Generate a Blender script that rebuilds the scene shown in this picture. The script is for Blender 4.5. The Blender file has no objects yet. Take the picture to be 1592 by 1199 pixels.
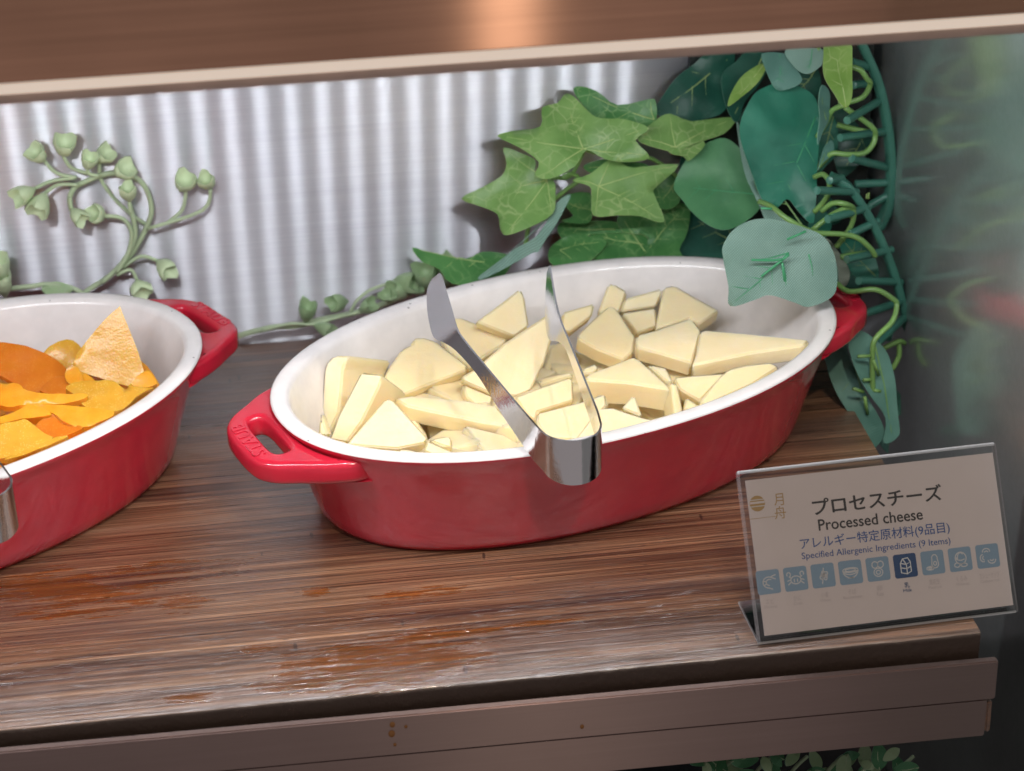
import bpy, bmesh, math, random
from mathutils import Vector, Matrix, noise
from mathutils.geometry import delaunay_2d_cdt

random.seed(7)
SC = bpy.context.scene
COL = SC.collection

# ------------------------------------------------------------------ camera
F_PX, CX, CY = 3529.45, 796.0, 599.5            # focal length in pixels of the 1592 px wide photograph
CAM = Vector((-.0876, -.8597, .5545))
_yaw, _pit, _rol = math.radians(7.1), math.radians(27.8115), math.radians(-1.5538)
FW = Vector((math.sin(_yaw) * math.cos(_pit), math.cos(_yaw) * math.cos(_pit), -math.sin(_pit)))
_rt = Vector((math.cos(_yaw), -math.sin(_yaw), 0)); _up = _rt.cross(FW)
RT = _rt * math.cos(_rol) + _up * math.sin(_rol)
UP = -_rt * math.sin(_rol) + _up * math.cos(_rol)
cd = bpy.data.cameras.new('camera'); cam = bpy.data.objects.new('camera', cd); COL.objects.link(cam)
cam.matrix_world = Matrix(((RT.x, UP.x, -FW.x, CAM.x), (RT.y, UP.y, -FW.y, CAM.y), (RT.z, UP.z, -FW.z, CAM.z), (0, 0, 0, 1)))
cd.sensor_width = 36; cd.lens = F_PX / 1592 * 36; cd.clip_start = .02; cd.clip_end = 50
cd.dof.use_dof = True; cd.dof.focus_distance = 1.03; cd.dof.aperture_fstop = 11
SC.camera = cam

# ------------------------------------------------------------------ world, lamps, exposure
wd = bpy.data.worlds.new('World'); SC.world = wd; wd.use_nodes = True
bg = wd.node_tree.nodes['Background']; bg.inputs[0].default_value = (.345, .305, .305, 1); bg.inputs[1].default_value = .66
LED_STRENGTH = 1360
def lamp(name, loc, target, size, power, color):
    l = bpy.data.lights.new(name, 'AREA'); l.shape = 'DISK'; l.size = size; l.energy = power; l.color = color
    o = bpy.data.objects.new(name, l); COL.objects.link(o); o.location = loc
    o.rotation_euler = (Vector(target) - Vector(loc)).to_track_quat('-Z', 'Y').to_euler()
    return o
lamp('room_spot', (.20, -1.15, 1.45), (.0, .0, .15), .07, 8, (1, .85, .70))
vs = SC.view_settings; vs.view_transform = 'Standard'; vs.look = 'None'; vs.exposure = .30; vs.gamma = 1; vs.use_curve_mapping = False
SC.cycles.use_denoising = True
SC.cycles.max_bounces = 8; SC.cycles.transparent_max_bounces = 12; SC.cycles.sample_clamp_indirect = 5

# ------------------------------------------------------------------ helpers: rays, meshes
def ray(px, py): return FW + RT * ((px - CX) / F_PX) - UP * ((py - CY) / F_PX)
def at(px, py, x=None, y=None, z=None):
    d = ray(px, py)
    for i, v in enumerate((x, y, z)):
        if v is not None: return CAM + d * ((v - CAM[i]) / d[i])
def at_plane(px, py, p0, n):
    d = ray(px, py); return CAM + d * ((p0 - CAM).dot(n) / d.dot(n))
def crop(ox, oy, s, pts): return [(ox + u / s, oy + v / s) for u, v in pts]
def catmull(pts, k=5, closed=False):
    n = len(pts); out = []
    for i in range(n if closed else n - 1):
        if closed: a, b, c, d = pts[i - 1], pts[i], pts[(i + 1) % n], pts[(i + 2) % n]
        else: a, b, c, d = pts[max(i - 1, 0)], pts[i], pts[i + 1], pts[min(i + 2, n - 1)]
        for j in range(k):
            t = j / k
            out.append(.5 * ((2 * b) + (c - a) * t + (2 * a - 5 * b + 4 * c - d) * t * t + (3 * b - a - 3 * c + d) * t ** 3))
    if not closed: out.append(pts[-1])
    return out
def obj(name, verts, faces, m, parent=None, origin=None, angle=35, mats=None):
    """One mesh object from world-space vertices."""
    if parent is not None: o0 = parent_world(parent)
    elif origin is not None: o0 = Vector(origin)
    else:
        xs = [v[0] for v in verts]; ys = [v[1] for v in verts]; zs = [v[2] for v in verts]
        o0 = Vector(((min(xs) + max(xs)) / 2, (min(ys) + max(ys)) / 2, min(zs)))
    me = bpy.data.meshes.new(name)
    me.from_pydata([tuple(Vector(v) - o0) for v in verts], [], faces)
    me.validate(); me.update()
    bm = bmesh.new(); bm.from_mesh(me); bmesh.ops.recalc_face_normals(bm, faces=bm.faces); bm.to_mesh(me); bm.free()
    me.materials.append(m)
    for x in (mats or []): me.materials.append(x)
    me.shade_smooth()
    if angle < 179: me.set_sharp_from_angle(angle=math.radians(angle))
    o = bpy.data.objects.new(name, me); COL.objects.link(o)
    if parent is not None: o.parent = parent
    else: o.location = o0
    return o
WORLD_AT = {}
def parent_world(p):
    w = Vector(p.location); q = p.parent
    while q is not None: w = w + Vector(q.location); q = q.parent
    return w
def thing(name, label, cat, loc, group=None):
    o = bpy.data.objects.new(name, None); COL.objects.link(o); o.location = loc; o.empty_display_size = .01
    return tag(o, label, cat, group)
def tag(o, label, cat, group=None):
    o['label'] = label; o['category'] = cat
    if group: o['group'] = group
    return o
def structure(o): o['kind'] = 'structure'; return o
def copy_tree(o, parent=None):
    c = o.copy(); COL.objects.link(c); c.parent = parent
    for ch in o.children: copy_tree(ch, c)
    return c
def box(x0, x1, y0, y1, z0, z1, bev=.0):
    bm = bmesh.new(); bmesh.ops.create_cube(bm, size=1)
    for v in bm.verts: v.co = Vector(((x0 + x1) / 2 + v.co.x * (x1 - x0), (y0 + y1) / 2 + v.co.y * (y1 - y0), (z0 + z1) / 2 + v.co.z * (z1 - z0)))
    if bev: bmesh.ops.bevel(bm, geom=bm.edges[:], offset=bev, segments=2, affect='EDGES')
    return dump(bm)
def dump(bm):
    bm.verts.index_update(); r = ([v.co.copy() for v in bm.verts], [[v.index for v in f.verts] for f in bm.faces]); bm.free(); return r
def tube(path, rad, sides=8, k=4, smooth=True):
    pts = [Vector(p) for p in path]
    if smooth and len(pts) > 2: pts = catmull(pts, k)
    n = len(pts); vs_, fs = [], []
    up = Vector((.3, .2, .93))
    for i, p in enumerate(pts):
        t = (pts[min(i + 1, n - 1)] - pts[max(i - 1, 0)]).normalized()
        a = t.cross(up); a = a.normalized() if a.length > 1e-5 else Vector((1, 0, 0)); b = a.cross(t).normalized(); up = b
        r = rad(i / (n - 1)) if callable(rad) else rad
        for j in range(sides):
            q = 2 * math.pi * j / sides; vs_.append(p + a * (r * math.cos(q)) + b * (r * math.sin(q)))
    for i in range(n - 1):
        for j in range(sides):
            fs.append([i * sides + j, i * sides + (j + 1) % sides, (i + 1) * sides + (j + 1) % sides, (i + 1) * sides + j])
    fs.append(list(range(sides))[::-1]); fs.append([(n - 1) * sides + j for j in range(sides)])
    return vs_, fs
def merge(parts):
    V, Fc = [], []
    for v, f in parts:
        o = len(V); V += v; Fc += [[i + o for i in q] for q in f]
    return V, Fc
def basis(n):
    n = n.normalized(); u = Vector((1, 0, 0)) - n * n.x; u.normalize(); return u, n.cross(u), n
def sheet(px, p0, n, thick, disp, grid, smooth=4):
    """Thin curved solid: pixel outline laid on a plane at its own depth, displaced along the normal, given thickness."""
    u, v, n = basis(n)
    P = [at_plane(a, b, p0, n) - p0 for a, b in px]
    Q = [Vector((p.dot(u), p.dot(v))) for p in P]
    if smooth: Q = catmull(Q, smooth, True)
    return sheet2d(Q, p0, u, v, n, thick, disp, grid), [p for p in Q]
def inside(p, Q):
    c = False; j = len(Q) - 1
    for i in range(len(Q)):
        if (Q[i].y > p.y) != (Q[j].y > p.y) and p.x < (Q[j].x - Q[i].x) * (p.y - Q[i].y) / (Q[j].y - Q[i].y) + Q[i].x: c = not c
        j = i
    return c
def sheet2d(Q, p0, u, v, n, thick, disp, grid):
    x0, x1 = min(q.x for q in Q), max(q.x for q in Q); y0, y1 = min(q.y for q in Q), max(q.y for q in Q)
    pts = list(Q); nb = len(Q)
    g = grid; iy = 0; y = y0 + g * .6
    while y < y1:
        x = x0 + g * (.3 + .5 * (iy % 2))
        while x < x1:
            p = Vector((x, y))
            if inside(p, Q) and min((p - q).length_squared for q in Q) > (g * .45) ** 2: pts.append(p)
            x += g
        y += g * .87; iy += 1
    r = delaunay_2d_cdt(pts, [], [list(range(nb))], 1, 1e-7)
    V2, F2 = r[0], r[2]
    top, bot = [], []
    for q in V2:
        h = disp(q); b = p0 + u * q.x + v * q.y + n * h; top.append(b + n * thick / 2); bot.append(b - n * thick / 2)
    global LEAF_RIM
    N = len(V2); LEAF_RIM = 2 * len(F2); faces = [list(f) for f in F2] + [[i + N for i in reversed(f)] for f in F2]
    ec = {}
    for f in F2:
        for i in range(len(f)):
            a, b = f[i], f[(i + 1) % len(f)]; ec[(min(a, b), max(a, b))] = ec.get((min(a, b), max(a, b)), []) + [(a, b)]
    for k, l in ec.items():
        if len(l) == 1: a, b = l[0]; faces.append([b, a, a + N, b + N])
    return top + bot, faces
def curve_mesh(splines, extrude, bevel, offset, res=2):
    cu = bpy.data.curves.new('tmp', 'CURVE'); cu.dimensions = '2D'; cu.fill_mode = 'BOTH'
    cu.extrude = extrude; cu.bevel_depth = bevel; cu.bevel_resolution = res; cu.offset = offset
    for pts in splines:
        s = cu.splines.new('POLY'); s.points.add(len(pts) - 1); s.use_cyclic_u = True
        for p, q in zip(s.points, pts): p.co = (q[0], q[1], 0, 1)
    return eval_curve(cu)
def eval_curve(cu):
    o = bpy.data.objects.new('tmp', cu); COL.objects.link(o)
    dg = bpy.context.evaluated_depsgraph_get(); dg.update()
    e = o.evaluated_get(dg); me = e.to_mesh()
    V = [v.co.copy() for v in me.vertices]; Fc = [list(p.vertices) for p in me.polygons]
    e.to_mesh_clear(); bpy.data.objects.remove(o); bpy.data.curves.remove(cu)
    return V, Fc
def text_mesh(s, extrude=.0, bold=0., align='LEFT'):
    cu = bpy.data.curves.new('tmp', 'FONT'); cu.body = s; cu.size = 1; cu.extrude = extrude; cu.offset = bold; cu.align_x = align; cu.resolution_u = 3
    return eval_curve(cu)

# ------------------------------------------------------------------ materials
def new_mat(name):
    m = bpy.data.materials.new(name); m.use_nodes = True; nt = m.node_tree
    return m, nt, nt.nodes['Principled BSDF'], nt.nodes['Material Output']
def N(nt, t, **k):
    n = nt.nodes.new(t)
    for a, b in k.items():
        if a.startswith('i_'):
            key = a[2:]; key = int(key) if key.isdigit() else key.replace('_', ' ')
            n.inputs[key].default_value = b
        else: setattr(n, a, b)
    return n
def coords(nt, scale, loc=(0, 0, 0), rot=(0, 0, 0), kind='Object'):
    tc = N(nt, 'ShaderNodeTexCoord'); mp = N(nt, 'ShaderNodeMapping'); mp.inputs['Scale'].default_value = scale; mp.inputs['Location'].default_value = loc; mp.inputs['Rotation'].default_value = rot
    nt.links.new(tc.outputs[kind], mp.inputs['Vector']); return mp.outputs[0]
def noise_tex(nt, vec, scale, detail=4, rough=.55, dist=0):
    n = N(nt, 'ShaderNodeTexNoise'); n.inputs['Scale'].default_value = scale; n.inputs['Detail'].default_value = detail; n.inputs['Roughness'].default_value = rough; n.inputs['Distortion'].default_value = dist
    nt.links.new(vec, n.inputs['Vector']); return n.outputs['Fac']
def ramp(nt, fac, stops):
    r = N(nt, 'ShaderNodeValToRGB'); e = r.color_ramp.elements
    while len(e) < len(stops): e.new(.5)
    for x, (p, c) in zip(e, stops): x.position = p; x.color = (*c, 1) if len(c) == 3 else c
    nt.links.new(fac, r.inputs[0]); return r.outputs[0]
def mix(nt, fac, a, b, mode='MIX'):
    m = N(nt, 'ShaderNodeMix', data_type='RGBA', blend_type=mode)
    for sock, val in ((m.inputs[0], fac), (m.inputs[6], a), (m.inputs[7], b)):
        if hasattr(val, 'is_linked') or hasattr(val, 'links'): nt.links.new(val, sock)
        elif isinstance(val, (int, float)): sock.default_value = val
        else: sock.default_value = (*val, 1)
    return m.outputs[2]
def math_(nt, op, a, b=None, c=None):
    m = N(nt, 'ShaderNodeMath', operation=op)
    for i, v in enumerate((a, b, c)):
        if v is None: continue
        if isinstance(v, (int, float)): m.inputs[i].default_value = v
        else: nt.links.new(v, m.inputs[i])
    return m.outputs[0]
def bump(nt, h, strength, dist):
    b = N(nt, 'ShaderNodeBump'); b.inputs['Strength'].default_value = strength; b.inputs['Distance'].default_value = dist
    nt.links.new(h, b.inputs['Height']); return b.outputs[0]
def rgb3(v): return (v, v, v)

def mat_plain(name, col, rough=.5, metal=0., spec=.5, coat=0., sss=0., sssr=(1, .6, .3), bump_s=0, bump_scale=300, var=0):
    m, nt, b, o = new_mat(name)
    b.inputs['Base Color'].default_value = (*col, 1); b.inputs['Roughness'].default_value = rough; b.inputs['Metallic'].default_value = metal
    b.inputs['Specular IOR Level'].default_value = spec; b.inputs['Coat Weight'].default_value = coat; b.inputs['Coat Roughness'].default_value = .08
    if sss: b.inputs['Subsurface Weight'].default_value = sss; b.inputs['Subsurface Scale'].default_value = .004; b.inputs['Subsurface Radius'].default_value = sssr
    if bump_s:
        v = coords(nt, (1, 1, 1)); n = noise_tex(nt, v, bump_scale, 4); nt.links.new(bump(nt, n, bump_s, .002), b.inputs['Normal'])
    if var:
        v = coords(nt, (1, 1, 1)); n = noise_tex(nt, v, 45, 4)
        nt.links.new(ramp(nt, n, [(.3, tuple(c * (1 - var) for c in col)), (.7, tuple(min(1, c * (1 + var)) for c in col))]), b.inputs['Base Color'])
    return m

def mat_wood():
    m, nt, b, o = new_mat('varnished_wood')
    v = coords(nt, (1, 1, 1))
    wob = noise_tex(nt, coords(nt, (2, 6, 1)), 3, 2)
    big = noise_tex(nt, coords(nt, (1.6, 20, 4), (3, 1, 0)), 2.6, 5, .6, .6)      # broad bands
    mid = noise_tex(nt, coords(nt, (1.5, 100, 10)), 2.2, 4, .58, .15)               # growth lines
    fine = noise_tex(nt, coords(nt, (5, 640, 60)), 2.0, 3, .55)                 # fibres
    pore = noise_tex(nt, coords(nt, (40, 900, 90), (7, 0, 0)), 1.6, 2, .5)
    c1 = ramp(nt, big, [(.28, (.022, .010, .006)), (.46, (.090, .040, .019)), (.58, (.150, .073, .036)), (.75, (.045, .021, .013))])
    c2 = ramp(nt, mid, [(.28, (.016, .008, .006)), (.42, (.095, .044, .022)), (.56, (.215, .112, .058)), (.72, (.38, .225, .130))])
    c = mix(nt, .58, c1, c2)
    c = mix(nt, .85, c, ramp(nt, fine, [(.36, rgb3(.16)), (.45, rgb3(.80)), (.54, rgb3(1.1)), (.64, rgb3(1.9))]), 'MULTIPLY')
    grey = ramp(nt, noise_tex(nt, coords(nt, (2.2, 11, 1), (9, 4, 0)), 2.4, 4), [(.47, rgb3(0)), (.68, rgb3(1))])
    c = mix(nt, math_(nt, 'MULTIPLY', grey, .42), c, (.075, .060, .058))
    pm = ramp(nt, pore, [(.62, rgb3(0)), (.70, rgb3(1))])
    c = mix(nt, math_(nt, 'MULTIPLY', pm, .62), c, (.014, .009, .007))
    # short scratches and nicks lying askew to the grain
    vor = N(nt, 'ShaderNodeTexVoronoi', feature='F1'); vor.inputs['Scale'].default_value = 34
    nt.links.new(coords(nt, (3.4, .9, 1), (0, 0, 0), (0, 0, .45)), vor.inputs['Vector'])
    nick = math_(nt, 'MULTIPLY', math_(nt, 'LESS_THAN', vor.outputs['Distance'], .10), math_(nt, 'GREATER_THAN', noise_tex(nt, coords(nt, (1, 1, 1), (5, 5, 5)), 26, 2), .53))
    vor2 = N(nt, 'ShaderNodeTexVoronoi', feature='F1'); vor2.inputs['Scale'].default_value = 50
    nt.links.new(coords(nt, (1.0, 3.6, 1), (3, 2, 0), (0, 0, -.5)), vor2.inputs['Vector'])
    nick2 = math_(nt, 'LESS_THAN', vor2.outputs['Distance'], .07)
    nk = math_(nt, 'MULTIPLY', math_(nt, 'MAXIMUM', nick, nick2), .8)
    c = mix(nt, nk, c, (.012, .008, .006))
    # sticky juice stains: spots with their own outline, broken up along the grain
    geo = N(nt, 'ShaderNodeNewGeometry'); sx = N(nt, 'ShaderNodeSeparateXYZ'); nt.links.new(geo.outputs['Position'], sx.inputs[0])
    rag = noise_tex(nt, coords(nt, (22, 210, 10)), 1.5, 6, .72, .4)
    tot = None
    for (px, py, rx, ry, w) in STAINS:
        p = at(px, py, z=0)
        dx = math_(nt, 'MULTIPLY', math_(nt, 'SUBTRACT', sx.outputs[0], p.x), 1 / rx)
        dy = math_(nt, 'MULTIPLY', math_(nt, 'SUBTRACT', sx.outputs[1], p.y), 1 / ry)
        d = math_(nt, 'ADD', math_(nt, 'MULTIPLY', dx, dx), math_(nt, 'MULTIPLY', dy, dy))
        k = math_(nt, 'MULTIPLY', math_(nt, 'MAXIMUM', math_(nt, 'SUBTRACT', 1, d), 0), w)
        tot = k if tot is None else math_(nt, 'MAXIMUM', tot, k)
    wet = ramp(nt, math_(nt, 'ADD', math_(nt, 'MULTIPLY', tot, .34), math_(nt, 'MULTIPLY', rag, 1.15)), [(.71, rgb3(0)), (.79, rgb3(1))])
    wet = math_(nt, 'MULTIPLY', wet, math_(nt, 'GREATER_THAN', tot, .001))
    c = mix(nt, math_(nt, 'MULTIPLY', wet, .92), c, mix(nt, .55, mix(nt, 1, c, (1.2, .62, .22), 'MULTIPLY'), (.120, .050, .010)))
    nt.links.new(c, b.inputs['Base Color'])
    rgh = math_(nt, 'ADD', math_(nt, 'MULTIPLY', fine, .22), math_(nt, 'MULTIPLY', big, .16))
    rgh = math_(nt, 'ADD', rgh, .12)
    rr = N(nt, 'ShaderNodeMix', data_type='FLOAT'); nt.links.new(wet, rr.inputs[0]); nt.links.new(rgh, rr.inputs[2]); rr.inputs[3].default_value = .10
    nt.links.new(rr.outputs[0], b.inputs['Roughness']); nt.links.new(rr.outputs[0], b.inputs['Coat Roughness'])
    b.inputs['Specular IOR Level'].default_value = .6; b.inputs['Coat Weight'].default_value = .8; b.inputs['Coat IOR'].default_value = 1.9
    h = math_(nt, 'ADD', math_(nt, 'MULTIPLY', fine, .7), math_(nt, 'MULTIPLY', mid, .8))
    h = math_(nt, 'SUBTRACT', h, math_(nt, 'MULTIPLY', math_(nt, 'ADD', pm, nk), .5))
    h = math_(nt, 'ADD', h, math_(nt, 'MULTIPLY', wet, .12))
    bn = bump(nt, h, .36, .0012); nt.links.new(bn, b.inputs['Normal']); nt.links.new(bn, b.inputs['Coat Normal'])
    return m
STAINS = [(600, 1035, .060, .024, 1.0), (470, 1060, .03, .012, .9), (690, 985, .035, .007, .75), (140, 935, .040, .022, .72), (60, 915, .05, .02, .6), (290, 940, .016, .012, .75),
          (490, 920, .008, .006, 1), (640, 925, .03, .008, .6), (840, 968, .026, .003, .9), (400, 1010, .012, .006, .7), (300, 1085, .02, .006, .8), (260, 890, .05, .014, .5)]

def mat_brushed(name, col, fine, rough, aniso, haze_rough, haze_fac, haze_aniso=0, axis=(1, 0, 0), stretch=(5, 1, 900), var=.12, bump_s=.03, smear=None, haze_tint=None):
    """Brushed sheet metal: anisotropic lobe across the hairlines plus a softer lobe."""
    m, nt, b, o = new_mat(name); nt.nodes.remove(b)
    hl = noise_tex(nt, coords(nt, stretch), 1.0, 3, .6)
    hl2 = noise_tex(nt, coords(nt, tuple(s * .22 for s in stretch), (4, 2, 6)), 1.0, 3, .6)
    f = math_(nt, 'ADD', math_(nt, 'MULTIPLY', hl, .6), math_(nt, 'MULTIPLY', hl2, .4))
    cc = ramp(nt, f, [(.30, tuple(x * (1 - var) for x in col)), (.70, tuple(min(1, x * (1 + var)) for x in col))])
    if smear is not None:
        sm = ramp(nt, noise_tex(nt, coords(nt, (9, 9, 9), (2, 5, 1)), 1.0, 3, .5), [(.35, rgb3(1 - smear)), (.7, rgb3(1))])
        cc = mix(nt, 1, cc, sm, 'MULTIPLY')
    nrm = bump(nt, f, bump_s, .0004)
    g1 = N(nt, 'ShaderNodeBsdfAnisotropic'); g1.distribution = 'GGX'; g1.inputs['Roughness'].default_value = rough; g1.inputs['Anisotropy'].default_value = aniso
    cv = N(nt, 'ShaderNodeCombineXYZ')
    for i in range(3): cv.inputs[i].default_value = axis[i]
    nt.links.new(cv.outputs[0], g1.inputs['Tangent'])
    g2 = N(nt, 'ShaderNodeBsdfAnisotropic'); g2.distribution = 'GGX'; g2.inputs['Roughness'].default_value = haze_rough; g2.inputs['Anisotropy'].default_value = haze_aniso
    if haze_aniso: nt.links.new(cv.outputs[0], g2.inputs['Tangent'])
    for g in (g1, g2): nt.links.new(cc, g.inputs['Color']); nt.links.new(nrm, g.inputs['Normal'])
    ms = N(nt, 'ShaderNodeMixShader'); ms.inputs[0].default_value = haze_fac
    nt.links.new(g1.outputs[0], ms.inputs[1]); nt.links.new(g2.outputs[0], ms.inputs[2]); last = ms.outputs[0]
    if haze_tint:  # pale diffuse tint mixed in to imitate hazy reflected light on the panel
        d = N(nt, 'ShaderNodeBsdfDiffuse'); d.inputs[0].default_value = (*haze_tint[1], 1); fx = N(nt, 'ShaderNodeMixShader')
        fm = ramp(nt, noise_tex(nt, coords(nt, (6, 6, 6), (1, 8, 3)), 1.0, 4, .55), [(.3, rgb3(haze_tint[0] * .5)), (.7, rgb3(haze_tint[0] * 1.5))])
        nt.links.new(fm, fx.inputs[0]); nt.links.new(last, fx.inputs[1]); nt.links.new(d.outputs[0], fx.inputs[2]); last = fx.outputs[0]
    nt.links.new(last, o.inputs[0])
    return m

def mat_glaze(name, col, rough, speck=0):
    m, nt, b, o = new_mat(name)
    v = coords(nt, (1, 1, 1)); n = noise_tex(nt, v, 60, 3)
    c = ramp(nt, n, [(.35, tuple(x * .93 for x in col)), (.65, tuple(min(1, x * 1.04) for x in col))])
    if speck:
        w = N(nt, 'ShaderNodeTexVoronoi'); w.inputs['Scale'].default_value = 190; nt.links.new(v, w.inputs['Vector'])
        s = math_(nt, 'LESS_THAN', w.outputs['Distance'], .11)
        sel = math_(nt, 'GREATER_THAN', noise_tex(nt, v, 70, 2), .56)
        geo = N(nt, 'ShaderNodeNewGeometry'); sz = N(nt, 'ShaderNodeSeparateXYZ'); nt.links.new(geo.outputs['Position'], sz.inputs[0])
        top = math_(nt, 'GREATER_THAN', sz.outputs[2], .0588)
        c = mix(nt, math_(nt, 'MULTIPLY', math_(nt, 'MULTIPLY', s, sel), math_(nt, 'MULTIPLY', top, .75)), c, (.12, .11, .11))
    nt.links.new(c, b.inputs['Base Color']); b.inputs['Roughness'].default_value = rough
    b.inputs['Coat Weight'].default_value = .35; b.inputs['Coat Roughness'].default_value = .06
    nt.links.new(bump(nt, noise_tex(nt, v, 38, 2), .05, .002), b.inputs['Normal'])
    return m

def mat_cheese():
    m, nt, b, o = new_mat('processed_cheese')
    v = coords(nt, (1, 1, 1)); n = noise_tex(nt, v, 70, 5); n2 = noise_tex(nt, v, 420, 3)
    oi = N(nt, 'ShaderNodeObjectInfo'); cr = ramp(nt, n, [(.3, (.84, .705, .43)), (.7, (.88, .765, .525))])
    nt.links.new(mix(nt, math_(nt, 'MULTIPLY', oi.outputs['Random'], .55), cr, (.86, .675, .345)), b.inputs['Base Color'])
    b.inputs['Roughness'].default_value = .48; b.inputs['Specular IOR Level'].default_value = .4
    b.inputs['Subsurface Weight'].default_value = .55; b.inputs['Subsurface Scale'].default_value = .008; b.inputs['Subsurface Radius'].default_value = (1, .72, .30)
    h = math_(nt, 'ADD', math_(nt, 'MULTIPLY', n, 1.0), math_(nt, 'MULTIPLY', n2, .25))
    cut = noise_tex(nt, coords(nt, (30, 260, 420), (0, 0, 0), (.2, .4, .6)), 1.0, 3, .6); h = math_(nt, 'ADD', h, math_(nt, 'MULTIPLY', cut, .35))
    pit = N(nt, 'ShaderNodeTexVoronoi'); pit.inputs['Scale'].default_value = 130; nt.links.new(v, pit.inputs['Vector'])
    h = math_(nt, 'SUBTRACT', h, math_(nt, 'MULTIPLY', math_(nt, 'LESS_THAN', pit.outputs['Distance'], .09), .35))
    nt.links.new(bump(nt, h, .32, .0016), b.inputs['Normal'])
    return m
def mat_mango(name, c0, c1, sugar):
    m, nt, b, o = new_mat(name)
    v = coords(nt, (1, 1, 1)); n = noise_tex(nt, v, 70, 5, .6); fib = noise_tex(nt, coords(nt, (60, 420, 200)), 1.0, 4)
    c = ramp(nt, n, [(.3, c0), (.7, c1)])
    g = N(nt, 'ShaderNodeTexVoronoi'); g.inputs['Scale'].default_value = 900; nt.links.new(v, g.inputs['Vector'])
    sg = math_(nt, 'MULTIPLY', math_(nt, 'LESS_THAN', g.outputs['Distance'], .38), math_(nt, 'GREATER_THAN', noise_tex(nt, v, 160, 3), .47))
    c = mix(nt, math_(nt, 'MULTIPLY', sg, sugar), c, (.86, .60, .20))
    nt.links.new(c, b.inputs['Base Color']); b.inputs['Roughness'].default_value = .27
    b.inputs['Subsurface Weight'].default_value = .6; b.inputs['Subsurface Scale'].default_value = .004; b.inputs['Subsurface Radius'].default_value = (1, .45, .08)
    h = math_(nt, 'ADD', math_(nt, 'MULTIPLY', n, 1.2), math_(nt, 'ADD', math_(nt, 'MULTIPLY', fib, .12), math_(nt, 'MULTIPLY', g.outputs['Distance'], -.5 * sugar)))
    nt.links.new(bump(nt, h, .30, .0014), b.inputs['Normal'])
    return m
def mat_leaf(name, c0, c1, vein=None, weave=.25, rough=.45, trans=.15, vein_amt=.5):
    m, nt, b, o = new_mat(name)
    v = coords(nt, (1, 1, 1)); n = noise_tex(nt, v, 48, 4)
    c = ramp(nt, n, [(.32, c0), (.68, c1)])
    h = noise_tex(nt, v, 260, 3)
    if vein:
        w = N(nt, 'ShaderNodeTexVoronoi', feature='DISTANCE_TO_EDGE'); w.inputs['Scale'].default_value = 150
        ds = N(nt, 'ShaderNodeTexNoise'); ds.inputs['Scale'].default_value = 55; ds.inputs['Detail'].default_value = 3; nt.links.new(v, ds.inputs['Vector'])
        vm_ = N(nt, 'ShaderNodeVectorMath', operation='MULTIPLY_ADD'); nt.links.new(ds.outputs['Color'], vm_.inputs[0]); vm_.inputs[1].default_value = (.014, .014, .014); nt.links.new(v, vm_.inputs[2]); nt.links.new(vm_.outputs[0], w.inputs['Vector'])
        k = ramp(nt, w.outputs['Distance'], [(.0, rgb3(1)), (.075, rgb3(0))])
        k = math_(nt, 'MULTIPLY', k, math_(nt, 'MULTIPLY', ramp(nt, noise_tex(nt, v, 60, 3), [(.4, rgb3(0)), (.68, rgb3(1))]), vein_amt))
        c = mix(nt, k, c, vein); h = math_(nt, 'SUBTRACT', h, math_(nt, 'MULTIPLY', k, .8))
    def thread(d, f):
        dp = N(nt, 'ShaderNodeVectorMath', operation='DOT_PRODUCT'); nt.links.new(v, dp.inputs[0]); dp.inputs[1].default_value = d
        return math_(nt, 'ADD', math_(nt, 'MULTIPLY', math_(nt, 'SINE', math_(nt, 'MULTIPLY', dp.outputs['Value'], 6.2832 * f)), .5), .5)
    wf = math_(nt, 'MULTIPLY', thread((.80, .05, .60), 1150), thread((-.62, -.05, .78), 1150))
    c = mix(nt, weave, c, mix(nt, 1, c, ramp(nt, wf, [(0, rgb3(.72)), (1, rgb3(1.9))]), 'MULTIPLY'))
    nt.links.new(c, b.inputs['Base Color']); b.inputs['Roughness'].default_value = rough; b.inputs['Specular IOR Level'].default_value = .4
    b.inputs['Sheen Weight'].default_value = .12
    h = math_(nt, 'ADD', h, math_(nt, 'MULTIPLY', wf, weave))
    nt.links.new(bump(nt, h, .3, .0006), b.inputs['Normal'])
    tr = N(nt, 'ShaderNodeBsdfTranslucent'); nt.links.new(c, tr.inputs[0])
    ms = N(nt, 'ShaderNodeMixShader'); ms.inputs[0].default_value = trans
    nt.links.new(b.outputs[0], ms.inputs[1]); nt.links.new(tr.outputs[0], ms.inputs[2]); nt.links.new(ms.outputs[0], o.inputs[0])
    return m
def mat_acrylic():
    m, nt, b, o = new_mat('clear_acrylic'); nt.nodes.remove(b)
    t = N(nt, 'ShaderNodeBsdfTransparent'); t.inputs[0].default_value = (.95, .955, .955, 1)
    g = N(nt, 'ShaderNodeBsdfGlossy'); g.inputs['Roughness'].default_value = .03
    fr = N(nt, 'ShaderNodeFresnel'); fr.inputs[0].default_value = 1.49
    nt.links.new(bump(nt, noise_tex(nt, coords(nt, (1, 1, 1)), 60, 2), .04, .001), g.inputs['Normal'])
    ms = N(nt, 'ShaderNodeMixShader'); nt.links.new(math_(nt, 'MULTIPLY', fr.outputs[0], 1.0), ms.inputs[0]); nt.links.new(t.outputs[0], ms.inputs[1]); nt.links.new(g.outputs[0], ms.inputs[2])
    nt.links.new(ms.outputs[0], o.inputs[0]); return m
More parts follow.
